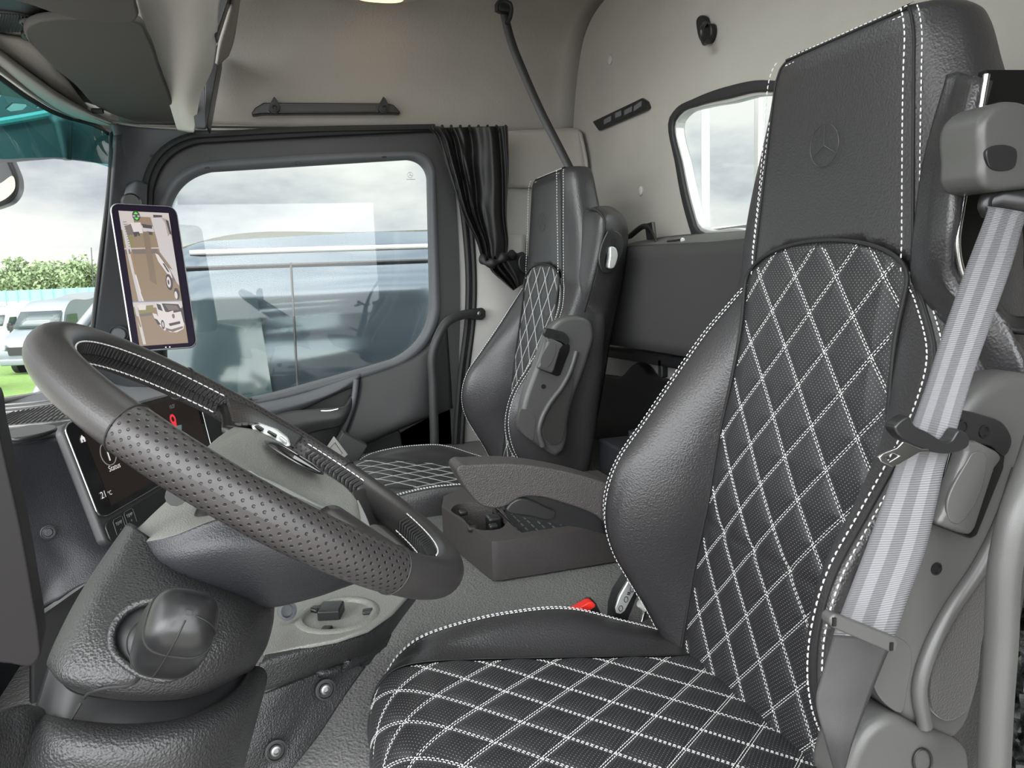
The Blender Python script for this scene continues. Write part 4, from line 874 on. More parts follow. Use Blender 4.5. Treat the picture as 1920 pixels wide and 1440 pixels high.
# backrest insert: quilted face bounded by an arch at the top
def arch_w(z):
    if z <= 1.02: return f_hi(z)
    t = min(1, (z-1.02)/.056); return f_hi(1.02)*max(0, 1-t**2.3)**.5
PITY, PITZ, LZ0, LY0 = .0775, .0472, .937, .818
def back_q(y, z):
    a = (y-LY0)/PITY+(z-LZ0)/(2*PITZ)+.5; b_ = (y-LY0)/PITY-(z-LZ0)/(2*PITZ)+.5; return a, b_
def puff(a, b_, cell, amp):
    da = abs(a-round(a))*cell; db = abs(b_-round(b_))*cell; d = min(da, db); return amp*(1-math.exp(-d/.007))+amp*.5*(1-math.exp(-d/.02)), d
def back_pt(y, z, lift=0.0):
    a, b_ = back_q(y, z); cell = .062; h, d = puff(a, b_, cell, .0045)
    hw = max(arch_w(z), .01); e_ = 1-min(1, abs(y-YC)/hw); edge = min(1, e_*hw/.028); te = min(1, max(0, 1.076-z)/.012)
    k = min(edge, te); sag = -.010*math.exp(-((z-.72)/.13)**2)*(1-(min(1, abs(y-YC)/.19))**2)+.003*math.exp(-((z-.655)/.008)**2)
    conc = -.012*(abs(y-YC)/.17)**3 if z < 1.0 else -.012*(abs(y-YC)/.17)**3*max(0, 1-(z-1.0)/.06)
    return A(f_xf(z)-.003-h*k+.0012*(1-k)+sag+conc*.0-lift, y, z)
def back_grid(nu=170, nv=250):
    tz = np.concatenate([np.linspace(.40, 1.02, int(nv*.86)), 1.02+.0555*np.sin(np.linspace(0, math.pi/2, nv-int(nv*.86)+1)[1:])])
    G = np.zeros((len(tz), nu, 3)); UV = np.zeros((len(tz), nu, 2))
    for j, z in enumerate(tz):
        hw = arch_w(z)+.004
        for i in range(nu):
            y = YC+hw*(1-2*i/(nu-1)); G[j, i] = back_pt(y, z); UV[j, i] = (y, z)
    return G, UV
def lattice_lines(inside, fam, k, to_pt, t0, t1, n=160):
    """clip one lattice line to the panel, return point runs"""
    runs = []; cur = []
    for t in np.linspace(t0, t1, n):
        p = to_pt(fam, k, t)
        if inside(*p): cur.append(p)
        else:
            if len(cur) > 3: runs.append(cur)
            cur = []
    if len(cur) > 3: runs.append(cur)
    return runs
# cushion
CST = [(.655, .426), (.60, .437), (.50, .455), (.40, .473), (.30, .491), (.22, .505), (.16, .514), (.118, .514), (.090, .502), (.072, .476), (.066, .440), (.072, .400), (.090, .365)]
def cush_bump(x): return ip(x, [.07, .10, .14, .18, .23, .31, .40, .46, .52, .60, .66], [-.040, -.032, -.012, .004, .018, .034, .040, .030, .012, -.004, -.012])
def cush_row(i):
    x, z = CST[i]; b_ = cush_bump(x) if i < 9 else -.034+(.0)*i
    fr = ip(i, [0, 6, 8, 12], [0, .004, .016, .022])
    cw = ip(i, [0, 2, 6, 8, 12], [.235, .245, .242, .236, .232])
    def side(s): return [(.262*s, x+fr*1.5, z+b_-.10), (.264*s, x+fr*1.4, z+b_-.045), ((cw+.016)*s, x+fr*1.3, z+b_-.008), (cw*s, x+fr*1.2, z+b_), ((cw-.03)*s, x+fr*.9, z+b_*.75), (.165*s, x+fr*.5, z-.001)]
    L_ = side(1); R_ = side(-1)
    return [A(q[1], YC+q[0], q[2]) for q in L_]+[A(x, YC, z)]+[A(q[1], YC+q[0], q[2]) for q in reversed(R_)]
CG = np.array([cush_row(i) for i in range(len(CST))])
def cdense(row):
    out = []; m_ = len(row)
    for i in range(m_-1):
        n = 6; b_, c_ = row[i], row[i+1]; a_ = row[i-1] if i else 2*b_-c_; e_ = row[i+2] if i+2 < m_ else 2*c_-b_
        for k in range(n):
            f = k/n; out.append(.5*((2*b_)+(-a_+c_)*f+(2*a_-5*b_+4*c_-e_)*f*f+(-a_+3*b_-3*c_+e_)*f**3))
    out.append(row[-1]); return np.array(out)
CG = np.array([cdense(r) for r in CG]); NC = 90
CG = np.transpose(np.array([crv_param(CG[:, j], NC) for j in range(CG.shape[1])]), (1, 0, 2))     # 73 columns, insert edges at 30 and 42
mid = CG[:, 36]; arc = np.concatenate([[0], np.cumsum(np.linalg.norm(np.diff(mid, axis=0), axis=1))])
ARC0 = float(np.interp(-.244, -mid[:, 0], arc))
edgeF = CG[:, 30]; edgeN = CG[:, 42]
def cush_base(y, s):
    f = (YC+.165-y)/.33; f = min(max(f, 0), 1)
    P = [np.array([np.interp(s, arc, C_[:, k]) for k in range(3)]) for C_ in (edgeF, mid, edgeN)]
    # parabola through the three
    a_, b_, c_ = P; w = A((1-f)*(1-2*f), 4*f*(1-f), f*(2*f-1)); p = a_*w[0]+b_*w[1]+c_*w[2]; return A(p[0], y, p[2])
CPX, CPY = .0465, .037
def cush_q(y, s):
    X_ = (s-ARC0)/CPX; Y_ = (y-.888)/CPY; return (X_+Y_)/2, (X_-Y_)/2
def cush_n(s):
    e_ = .004; a_ = A(np.interp(s-e_, arc, mid[:, 0]), 0, np.interp(s-e_, arc, mid[:, 2])); b_ = A(np.interp(s+e_, arc, mid[:, 0]), 0, np.interp(s+e_, arc, mid[:, 2])); t = unit(b_-a_); return unit(A(t[2], 0, -t[0]))
def cush_pt(y, s):
    a, b_ = cush_q(y, s); h, d = puff(a, b_, .058, .0042); ed = min(1, (.165-abs(y-YC))/.012); ed = max(0, ed)
    return cush_base(y, s)+cush_n(s)*(h*ed-.003*(1-ed))
SMAX = arc[-1]
def clean_star(c, n, r, up, mbx, th=.0006):
    x = unit(np.cross(n, up)); y = unit(np.cross(x, n)); mbx.tube([c+r*(math.cos(t)*x+math.sin(t)*y) for t in np.linspace(0, 2*math.pi, 40)], th, 5, cap=False)
    for a_ in (90, 210, 330): mbx.tube([c, c+r*(math.cos(math.radians(a_))*x+math.sin(math.radians(a_))*y)], [th*1.4, th*.6], 5)

def seg_n(P, ref):
    """normals along a path pointing to ref side"""
    return [ref]*len(P)
def make_seat(label, group, off, pad):
    off = np.array(off, float)
    t = thing('driver_seat' if pad == 'driver' else 'passenger_seat', label, 'seat', A(.4, YC, .46)+off, group)
    def sh(b): b.v = [tuple(np.array(p)+off) for p in b.v]; return b
    # ---- backrest
    back = put('backrest', sh(MB().grid(GB[:jz(1.34), CT[0]:].copy()[:, CT[3]:CT[13]+1])), M['leather'], t, smooth=70)
    for nm, a_, b_ in (('side_bolster', CT[0], CT[3]), ('side_bolster', CT[13], CT[16])):
        put(nm, sh(MB().grid(GB[:jz(1.035)+1, a_:b_+1])), M['leather'], back, smooth=70)
    # upper front panel with headrest
    H = []
    for j in range(jz(.985), jz(1.334)+1):
        Lp, Rp = GB[j, CT[3]], GB[j, CT[13]]; row = []
        for k in range(41):
            f = k/40; p = Lp*(1-f)+Rp*f; bulge = .006*(1-(2*f-1)**4); under = .016 if (abs(p[1]-YC) < arch_w(p[2])-.002 and p[2] < 1.078) or p[2] < 1.024 else 0; row.append(p-A(bulge if p[2] < 1.3 else bulge*max(0, (1.337-p[2])/.037), 0, 0)+A(under, 0, 0))
        H.append(row)
    put('headrest_panel', sh(MB().grid(np.array(H))), M['leather'], back, smooth=70)
    put('top_cap', sh(MB().grid(GB[jz(1.334)-1:, CT[0]:])), M['leather'], back, smooth=70)
    G, UV = back_grid(); b = MB().grid(G); b.uv = [tuple(q) for q in UV.reshape(-1, 2)]
    qp = put('quilted_panel', sh(b), M['perf'], back, smooth=0 or 80)
    # quilting thread: double rows
    b = MB(); inside = lambda y, z: .405 < z < 1.073 and abs(y-YC) < arch_w(z)-.001
    for fam in (0, 1):
        for k in range(-16, 17):
            for o_ in (-.0016, .0016):
                def tp(fam, k, z):
                    c = (k-.5)*PITY; y = LY0+c+(-1 if fam == 0 else 1)*(z-LZ0)*PITY/(2*PITZ); return y+o_*1.25, z
                for run in lattice_lines(inside, fam, k, tp, .40, 1.08, 200):
                    P = [back_pt(y, z, .0004) for y, z in run]; b.stitch(P, [A(-1, 0, .1)]*len(P), .0038, .0020, .0005)
    put('quilt_stitching', sh(b), M['thread'], qp, smooth=0)
    # seams: piping plus two rows of thread along each crest
    b = MB(); bs = Multi()
    j0, j1 = jz(.46), jz(1.326)
    for ci, s in ((CT[3], 1), (CT[13], -1)):
        P = [GB[j, ci]-A(.001, 0, 0) for j in range(j0, j1+1)]; bs.tube(P, .0017, 6)
        for dc in (-1, 1):
            Q_ = []; N_ = []
            for j in range(j0, (jz(1.25) if (s == 1 and dc == 1) else j1)+1):
                p = GB[j, ci]; q = GB[j, ci+dc]; u = unit(q-p); q = p+u*.0075; e_ = unit(GB[min(j+1, NV-1), ci]-GB[j-1, ci]); n_ = unit(np.cross(e_, u)); 
                c0 = A(.75, YC, p[2]); n_ = n_ if np.dot(n_, q-c0) > 0 else -n_
                Q_.append(q+n_*.0012); N_.append(n_)
            # inner row is hidden under the panel bulge above the shoulder: lift it
            inner = (dc == -1) if s == 1 else (dc == 1)
            if inner: Q_ = [q-A(.002+(.0035 if q[2] > 1.03 else 0), 0, 0) for q in Q_]
            b.stitch(Q_, N_, .0050, .0026, .0008)
    # arch seam
    zz = list(np.linspace(.44, 1.02, 60))+list(1.02+.056*np.sin(np.linspace(0, math.pi/2, 30)))
    pa = [A(f_xf(z)-.0045, YC+arch_w(z)+.003, z) for z in zz]; pb = [A(f_xf(z)-.0045, YC-arch_w(z)-.003, z) for z in reversed(zz)]
    bs.tube(pa+pb, .0028, 8)
    # top edge seam
    jt = jz(1.326); pt = [GB[jt, CT[3]]*(1-f)+GB[jt, CT[13]]*f-A(.003, 0, 0) for f in np.linspace(0, 1, 20)]; bs.tube(pt, .0016, 6); b.stitch([p-A(.002, 0, .008) for p in pt], [A(-1, 0, .3)]*20, .0050, .0026, .0008); b.stitch([p+A(.006, 0, .004) for p in pt], [A(-.6, 0, .8)]*20, .0050, .0026, .0008)
    for q_ in bs.l: put('seam_piping', sh(q_), M['seam'], back)
    put('seam_stitching', sh(b), M['thread'], back, smooth=0)
    b = MB(); clean_star(A(f_xf(1.20)-.0065, YC, 1.195), A(-1, 0, 0), .026, A(0, 0, 1), b, .0005); put('embossed_emblem', sh(b), M['leather'], back)
    # ---- cushion
    cu = put('cushion', sh(MB().grid(CG[:, 30:43]-A(0, 0, .006))), M['leather'], t, smooth=70)
    for a_, b_ in ((0, 30), (42, 72)): put('side_bolster', sh(MB().grid(CG[:, a_:b_+1])), M['leather'], cu, smooth=70)
    nu, nv = 130, 190; G = np.zeros((nv, nu, 3)); UV = np.zeros((nv, nu, 2))
    for j in range(nv):
        s = SMAX*j/(nv-1)
        for i in range(nu):
            y = YC+.167*(1-2*i/(nu-1)); G[j, i] = cush_pt(y, s); UV[j, i] = (y, s)
    b = MB().grid(G); b.uv = [tuple(q) for q in UV.reshape(-1, 2)]; cq = put('quilted_panel', sh(b), M['perf'], cu, smooth=80)
    b = MB(); inside = lambda y, s: .0 < s < SMAX-.01 and abs(y-YC) < .161
    for fam in (0, 1):
        for k in range(-14, 15):
            for o_ in (-.0016, .0016):
                def tp(fam, k, s):
                    Xr = (s-ARC0)/CPX; Yr = (2*k-Xr) if fam == 0 else (Xr-2*k); return .888+Yr*CPY+o_*1.3, s
                for run in lattice_lines(inside, fam, k, tp, 0, SMAX, 220):
                    P = [cush_pt(y, s)+cush_n(s)*.0005 for y, s in run]; b.stitch(P, [cush_n(s) for y, s in run], .0038, .0020, .0005)
    put('quilt_stitching', sh(b), M['thread'], cq, smooth=0)
    b = MB(); bs = Multi()
    for ci, dc in ((18, 1), (54, -1)):
        for kk, o_ in ((0, 0), (dc*-1, .006)):
            P = []; N_ = []
            for j in range(4, NC-12):
                p = CG[j, ci]; u = unit(CG[j, ci-dc]-p); e_ = unit(CG[j+1, ci]-CG[j-1, ci]); n_ = unit(np.cross(e_, u)); n_ = n_ if n_[2] > -.2 and (n_[2] > 0 or n_[0] < 0) else -n_
                P.append(p+u*o_+n_*.001); N_.append(n_)
            b.stitch(P, N_, .0050, .0026, .0009)
        bs.tube([CG[j, ci]+unit(CG[j, ci-dc]-CG[j, ci])*.003 for j in range(4, NC-10)], .0013, 6)
    for ci in (30, 42): bs.tube([CG[j, ci]+A(0, 0, .0006) for j in range(0, NC-4)], .0016, 6)
    for q_ in bs.l: put('seam_piping', sh(q_), M['seam'], cu)
    put('seam_stitching', sh(b), M['thread'], cu, smooth=0)
    # ---- seat pan and suspension under the cushion
    b = MB().box(A(.37, YC, .385), (.54, .49, .10)); put('seat_pan', sh(b), M['black'], t, bevel=.02, seg=3)
    b = MB().box(A(.40, YC, .24), (.40, .36, .26)); put('suspension_base', sh(b), M['rubber'], t, bevel=.03, seg=3)
    # ---- near side shell (raised armrest / frame cover) at the door side of the seat
    SY = .512
    def SP(pts, Y=SY, n=None): 
        P = crv([PY(x, y, Y) for x, y in pts], n or len(pts)*5, True); return [A(p[0], Y, p[2]) for p in P]
    sl = put('side_shell', sh(MB().prism(SP([(1800, 778), (1840, 730), (1880, 706), (1930, 700), (1985, 730), (1990, 800), (1960, 900), (1925, 1000), (1885, 1100), (1850, 1220), (1835, 1320), (1812, 1375), (1785, 1398), (1745, 1378), (1706, 1358), (1665, 1325), (1640, 1295), (1650, 1200), (1668, 1130), (1700, 1040), (1735, 950), (1765, 870)]), (0, .045, 0))), M['shell'], t, bevel=.014, seg=4)
    # raised rim and velour hollow
    put('rim', sh(MB().tube(crv([PY(x, y, SY-.004) for x, y in ((1912, 880), (1878, 980), (1838, 1060), (1778, 1150), (1742, 1222), (1724, 1285), (1734, 1362))], 40), [.007]*40, 10)), M['shell'], sl, smooth=80)
    put('velour_recess', sh(MB().prism(SP([(1895, 960), (1856, 1042), (1800, 1130), (1764, 1205), (1745, 1270), (1748, 1330), (1775, 1352), (1806, 1340), (1828, 1296), (1842, 1200), (1880, 1080)], SY-.006), (0, .01, 0))), M['velour'], sl, bevel=.004)
    # lever pocket and lever
    put('lever_pocket', sh(MB().prism([PY(x, y, SY-.003) for x, y in ((1792, 812), (1856, 822), (1888, 852), (1884, 880), (1834, 1006), (1822, 1012), (1750, 984), (1760, 930))], (0, .01, 0))), M['gloss'], sl, bevel=.003)
    put('bracket', sh(MB().prism(SP([(1800, 778), (1850, 780), (1884, 796), (1898, 832), (1886, 855), (1860, 838), (1826, 830), (1796, 808)], SY-.012), (0, .02, 0))), M['satin'], sl, bevel=.004)
    P = [PY(x, y, SY-.020) for x, y in ((1808, 826), (1836, 828), (1872, 846), (1884, 858), (1868, 880), (1832, 990), (1822, 1006), (1800, 1000), (1757, 984), (1770, 962), (1812, 846))]
    lv = put('recline_lever', sh(MB().prism(P, (0, .016, 0))), M['shell'], sl, bevel=.005, seg=3)
    put('finger_groove', sh(MB().prism(SP([(1838, 846), (1850, 856), (1850, 872), (1812, 970), (1800, 982), (1783, 978), (1777, 962), (1814, 866), (1824, 850)], SY-.0212), (0, .003, 0))), M['shell'], lv, bevel=.001)
    for x, y, yo in ((1804, 800, .0125), (1845, 809, .0125), (1755, 1066, .0005)): put('screw_hole', sh(MB().lathe(PY(x, y, SY-yo), (0, -1, 0), [(.006, 0), (.006, .0012), (.0045, .0012), (.0042, -.001), (.001, -.001)], 14)), M['black'], sl)
    put('cover_cap', sh(MB().prism(SP([(1650, 1190), (1706, 1212), (1700, 1300), (1692, 1336), (1660, 1320), (1640, 1290)], SY-.001), (0, .004, 0))), M['shell'], sl, bevel=.001)
    # ---- belt guide pad at the shoulder
    if pad == 'driver':
        rows = [[PY(1796, 150, .655), PY(1822, 146, .64), PY(1850, 150, .60), PY(1862, 152, .59)],
                [PY(1766, 309, .655), PY(1790, 306, .625), PY(1814, 309, .595), PY(1822, 309, .59)],
                [PY(1750, 417, .655), PY(1776, 415, .625), PY(1797, 418, .595), PY(1806, 420, .59)],
                [PY(1744, 475, .655), PY(1768, 474, .625), PY(1790, 470, .60), PY(1800, 474, .595)],
                [PY(1747, 522, .655), PY(1776, 530, .62), PY(1800, 520, .60), PY(1812, 524, .59)],
                [PY(1784, 592, .645), PY(1814, 596, .60), PY(1850, 592, .575), PY(1866, 596, .57)],
                [PY(1815, 670, .63), PY(1850, 668, .585), PY(1885, 668, .56), PY(1930, 668, .54)],
                [PY(1820, 730, .62), PY(1850, 728, .58), PY(1890, 720, .56), PY(1935, 716, .54)]]
        gd = put('belt_guide', MB().grid(rows_dense(rows, 20, 60)), M['leather'], t, solid=.02, smooth=80)
        put('slot_plate', MB().prism([PY(x, y, .60) for x, y in ((1850, 130), (1818, 300), (1802, 390), (1794, 465), (1800, 500), (1830, 560), (1870, 600), (1915, 628), (1945, 628), (1950, 130))], (0, .01, 0)), M['slot'], gd, bevel=.002)
        put('slot_rim', MB().tube(crv([PY(x, y, .592) for x, y in ((1850, 140), (1820, 305), (1803, 390), (1795, 463), (1801, 500), (1830, 560), (1866, 598), (1888, 622), (1935, 638))], 50), .0035, 8), M['chrome'], gd, smooth=80)
        put('plate_sill', MB().grid(rows_dense([[PY(1868, 558, .575), PY(1902, 592, .57), PY(1940, 592, .56)], [PY(1866, 585, .568), PY(1890, 612, .56), PY(1940, 622, .55)]], 14, 6)), M['satin'], gd, solid=.006, smooth=80)
        hb = put('guide_housing', MB().prism(crv([PY(x, y, .545) for x, y in ((1842, 300), (1842, 335), (1850, 350), (1866, 357), (1900, 356), (1940, 350), (1940, 200), (1862, 200), (1846, 220))], 50, True), (0, .05, 0)), M['shell'], gd, bevel=.008, seg=3)
        put('release_button', MB().prism(crv([PY(x, y, .543) for x, y in ((1850, 285), (1856, 312), (1880, 320), (1904, 312), (1908, 285))], 30, True), (0, .004, 0)), M['satin'], hb, bevel=.001)
        put('guide_roller', MB().tube([PY(1856, 380, .57), PY(1872, 374, .565), PY(1940, 384, .55)], [.014, .012, .012], 16), M['satin'], gd, smooth=80)
        put('guide_eye', MB().tube(crv([PY(x, y, .565) for x, y in ((1852, 402), (1846, 388), (1850, 372), (1862, 364), (1880, 366), (1884, 380))], 24), .006, 10), M['satin'], gd, smooth=80)
        put('stitched_seam', MB().tube(crv([PY(x, y, .575) for x, y in ((1846, 672), (1856, 684), (1880, 688))], 14), .0014, 6), M['seam'], gd)
    else:
        rows = [[PY(1098, 400, 1.90), PY(1112, 389, 1.86), PY(1140, 386, 1.85), PY(1162, 398, 1.87), PY(1176, 420, 1.93)],
                [PY(1086, 412, 1.90), PY(1105, 398, 1.84), PY(1132, 404, 1.78), PY(1160, 414, 1.80), PY(1178, 440, 1.86)],
                [PY(1078, 470, 1.90), PY(1096, 465, 1.84), PY(1124, 468, 1.78), PY(1152, 474, 1.79), PY(1174, 490, 1.86)],
                [PY(1070, 530, 1.91), PY(1084, 530, 1.86), PY(1108, 535, 1.80), PY(1138, 540, 1.80), PY(1164, 545, 1.86)],
                [PY(1074, 560, 1.91), PY(1082, 565, 1.88), PY(1096, 575, 1.83), PY(1124, 590, 1.82), PY(1148, 620, 1.87)],
                [PY(1084, 588, 1.90), PY(1086, 592, 1.88), PY(1092, 600, 1.84), PY(1112, 680, 1.83), PY(1132, 720, 1.88)],
                [PY(1078, 700, 1.88), PY(1080, 720, 1.86), PY(1084, 760, 1.84), PY(1096, 820, 1.84), PY(1108, 850, 1.88)]]
        gd = put('belt_guide', MB().grid(rows_dense(rows, 28, 60)), M['leather'], t, solid=.02, smooth=80)
        put('slot_plate', MB().prism(crv([PY(x, y, 1.762) for x, y in ((1136, 440), (1140, 433), (1158, 434), (1166, 442), (1152, 505), (1144, 512), (1128, 508), (1125, 500))], 40, True), (0, .006, 0)), M['satin'], gd, bevel=.003)
        put('slot', MB().prism(crv([PY(x, y, 1.760) for x, y in ((1148, 447), (1153, 446), (1150, 470), (1156, 480), (1148, 504), (1137, 504), (1134, 498), (1142, 468), (1145, 464))], 30, True), (0, .004, 0)), M['gloss'], gd)
        put('slider_knob', MB().prism(crv([PY(x, y, 1.750) for x, y in ((1146, 462), (1154, 464), (1159, 476), (1157, 490), (1150, 503), (1144, 504), (1144, 480))], 30, True), (0, .012, 0)), M['silver'], gd, bevel=.004, seg=3)
        put('guide_piping', MB().tube(crv([PY(x, y, Y) for x, y, Y in ((1100, 391, 1.845), (1124, 398, 1.79), (1132, 410, 1.772), (1125, 468, 1.772), (1108, 540, 1.79), (1092, 598, 1.83))], 40), .003, 6), M['seam'], gd)
    return t
drv = make_seat('black leather driver seat with white diamond quilting, nearest the camera', None, (0, 0, 0), 'driver')
pas = make_seat('black leather passenger seat with white diamond quilting beside the curtain', None, (.065, 1.25, -.002), 'passenger')
# ---- lowered armrest on the far side of the driver seat
AY = 1.078
at_ = put('armrest', MB().prism([A(p[0], AY, p[2]) for p in crv([PY(x, y, AY) for x, y in ((856, 880), (862, 873), (880, 872), (960, 870), (1060, 884), (1160, 914), (1200, 930), (1195, 1005), (1160, 1000), (1115, 966), (1060, 945), (1005, 932), (975, 934), (948, 950), (925, 954), (902, 948), (880, 926), (863, 900))], 110, True)], (0, .058, 0)), M['armplastic'], drv, bevel=.014, seg=4)
pv = put('armrest_hinge_cover', MB().prism([A(p[0], AY+.006, p[2]) for p in crv([PY(x, y, AY+.006) for x, y in ((916, 940), (945, 948), (972, 920), (1000, 915), (1060, 928), (1110, 950), (1170, 1000), (1140, 1002), (1090, 990), (1040, 982), (1000, 975), (950, 958))], 80, True)], (0, .045, 0)), M['satin'], drv, bevel=.006, seg=3)
put('height_lever', MB().prism([A(p[0], AY-.004, p[2]) for p in crv([PY(x, y, AY-.004) for x, y in ((957, 944), (966, 938), (1030, 954), (1043, 960), (1038, 974), (1028, 976), (1000, 970), (950, 954))], 40, True)], (0, .02, 0)), M['satin'], pv, bevel=.004, seg=3)

# ---- driver belt
db = thing('seat_belt', 'grey striped seat belt running down beside the driver seat with its tongue', 'seat belt', PY(1750, 840, .49))
def belt_mat():
    m_, n, b = NM('webbing'); b.inputs['Roughness'].default_value = .55; tcn = n.nodes.new('ShaderNodeTexCoord'); sp_ = n.nodes.new('ShaderNodeSeparateXYZ'); n.links.new(tcn.outputs['UV'], sp_.inputs[0])
    r = n.nodes.new('ShaderNodeValToRGB'); r.color_ramp.interpolation = 'LINEAR'; el = r.color_ramp.elements; cs = [(0, .10), (.18, .10), (.20, .17), (.37, .17), (.39, .10), (.58, .10), (.60, .17), (.77, .17), (.79, .10), (1, .10)]
    el[0].position = 0; el[1].position = 1
    for p, v in cs[1:-1]: e2 = el.new(p); e2.color = (v*.97, v*.97, v*1.03, 1)
    el[0].color = el[-1].color = (.10, .10, .106, 1); n.links.new(sp_.outputs[0], r.inputs[0]); n.links.new(r.outputs[0], b.inputs['Base Color'])
    w = n.nodes.new('ShaderNodeMath'); w.operation = 'MULTIPLY'; w.inputs[1].default_value = 2*math.pi/.0022; s_ = n.nodes.new('ShaderNodeMath'); s_.operation = 'SINE'; n.links.new(sp_.outputs[1], w.inputs[0]); n.links.new(w.outputs[0], s_.inputs[0])
    bp = n.nodes.new('ShaderNodeBump'); bp.inputs['Strength'].default_value = .5; bp.inputs['Distance'].default_value = .0006; n.links.new(s_.outputs[0], bp.inputs['Height']); n.links.new(bp.outputs[0], b.inputs['Normal']); return m_
M['web'] = belt_mat()
bl = [((1851, 386, .555), (1935, 400, .535)), ((1849, 402, .55), (1921, 417, .53)), ((1808, 510, .53), (1895, 504, .505)), ((1764, 635, .515), (1852, 624, .49)), ((1738, 717, .51), (1820, 717, .485)), ((1708, 800, .507), (1790, 820, .483)), ((1679, 876, .507), (1773, 870, .485)),
      ((1656, 940, .51), (1757, 940, .487)), ((1620, 1037, .515), (1736, 1030, .49)), ((1583, 1133, .517), (1705, 1115, .492)), ((1565, 1183, .517), (1681, 1185, .492)), ((1542, 1261, .515), (1649, 1262, .495)), ((1530, 1316, .51), (1625, 1325, .495)), ((1546, 1385, .50), (1600, 1390, .49)), ((1565, 1450, .50), (1583, 1450, .495))]
rw = [[PY(*a), (PY(*a)+PY(*b_))/2-A(0, .002, 0), PY(*b_)] for a, b_ in bl]
G = rows_dense(rw, 13, 120); b = MB().grid(G); L_ = 0; uv = []
for j in range(120):
    if j: L_ += np.linalg.norm(G[j, 6]-G[j-1, 6])
    for i in range(13): uv.append((i/12, L_))
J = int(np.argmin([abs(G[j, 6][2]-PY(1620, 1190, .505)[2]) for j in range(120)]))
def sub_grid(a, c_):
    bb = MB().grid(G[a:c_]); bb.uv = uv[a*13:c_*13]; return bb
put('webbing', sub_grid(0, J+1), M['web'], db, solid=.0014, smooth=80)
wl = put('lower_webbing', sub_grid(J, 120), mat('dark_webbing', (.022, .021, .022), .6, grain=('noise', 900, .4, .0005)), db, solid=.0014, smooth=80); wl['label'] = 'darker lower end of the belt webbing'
# tongue
tn = put('tongue_grip', MB().prism([A(p[0], p[1], p[2]) for p in crv([PY(x, y, .475) for x, y in ((1679, 800), (1688, 790), (1708, 782), (1712, 792), (1740, 810), (1784, 826), (1800, 806), (1812, 812), (1819, 824), (1818, 834), (1800, 847), (1780, 851), (1740, 846), (1706, 832), (1690, 822))], 90, True)], (0, .012, 0)), M['satin'], db, bevel=.004, seg=3)
hole = [PY(x, y, .470) for x, y in ((1661, 857), (1675, 850), (1686, 855), (1668, 866))]
put('tongue_plate', MB().prism([PY(x, y, .470) for x, y in ((1694, 828), (1730, 842), (1742, 842), (1742, 847), (1726, 848), (1688, 870), (1674, 876), (1652, 866), (1648, 858), (1656, 850), (1682, 840))], (0, .003, 0), [hole]), M['chrome'], tn, bevel=.0008)
put('belt_clip', MB().prism([PY(x, y, .474) for x, y in ((1558, 1158), (1566, 1151), (1680, 1196), (1686, 1206), (1682, 1222), (1674, 1226), (1562, 1178), (1556, 1170))], (0, .012, 0)), M['shell'], db, bevel=.003, seg=3)
for x, y in ((1564, 1166), (1671, 1212)): put('clip_window', MB().box(PY(x, y, .4735), (.003, .002, .007)), M['black'], db)
# buckle between the seats
bu = thing('belt_buckle', 'black belt buckle with a red release button beside the driver seat', 'buckle', PY(1110, 1150, 1.10))
ax = unit(PY(1092, 1145, 1.10)-PY(1140, 1185, 1.10))
put('body', MB().prism([PY(x, y, 1.09) for x, y in ((1068, 1156), (1108, 1130), (1118, 1130), (1142, 1180), (1140, 1230), (1085, 1210))], (0, .025, 0)), M['satin'], bu, bevel=.003)
put('release_button', MB().prism([PY(x, y, 1.088) for x, y in ((1068, 1153), (1076, 1146), (1104, 1130), (1112, 1129), (1117, 1134), (1116, 1139), (1084, 1159), (1069, 1159))], (0, .018, 0)), M['red'], bu, bevel=.002)
# hand-held remote in its holder
rm = thing('remote_control', 'dark handheld remote with pale keypad in a holder behind the buckle', 'remote control', PY(1180, 1120, 1.12))
put('body', MB().prism([PY(x, y, 1.10) for x, y in ((1182, 1080), (1196, 1096), (1200, 1112), (1180, 1158), (1176, 1185), (1150, 1175), (1152, 1140), (1160, 1115))], (0, .03, 0)), M['satin'], rm, bevel=.004, seg=3)
kp = put('keypad', MB().prism([PY(x, y, 1.096) for x, y in ((1183, 1088), (1194, 1098), (1194, 1104), (1172, 1146), (1164, 1152), (1156, 1150), (1154, 1140), (1162, 1118), (1178, 1090))], (0, .004, 0)), M['silver'], rm, bevel=.002)
b = MB()
for x, y in ((1185, 1105), (1174, 1124), (1164, 1141)): b.tube([PY(x, y, 1.094)+.0045*A(.8*math.cos(t), 0, 1.1*math.sin(t)) for t in np.linspace(0, 2*math.pi, 16)], .0006, 4, cap=False)
b.tube([PY(1176, 1114, 1.094), PY(1181, 1115.5, 1.094)], .0009, 4); b.tube([PY(1177, 1111, 1.094), PY(1182, 1112.5, 1.094)], .0009, 4)
put('key_marks', b, M['black'], kp)
ml = thing('side_lever', 'shiny metal lever behind the remote beside the driver seat', 'lever', PY(1205, 1180, 1.10))
put('lever', MB().tube(crv([PY(1212, 1140, 1.12), PY(1204, 1170, 1.11), PY(1196, 1200, 1.10)], 14), [.005]*14, 10, flat=1.6), M['chrome'], ml, smooth=80)
put('knob', MB().tube([PY(1200, 1130, 1.10), PY(1212, 1138, 1.10)], [.008, .009], 12), M['white'], ml, smooth=80)
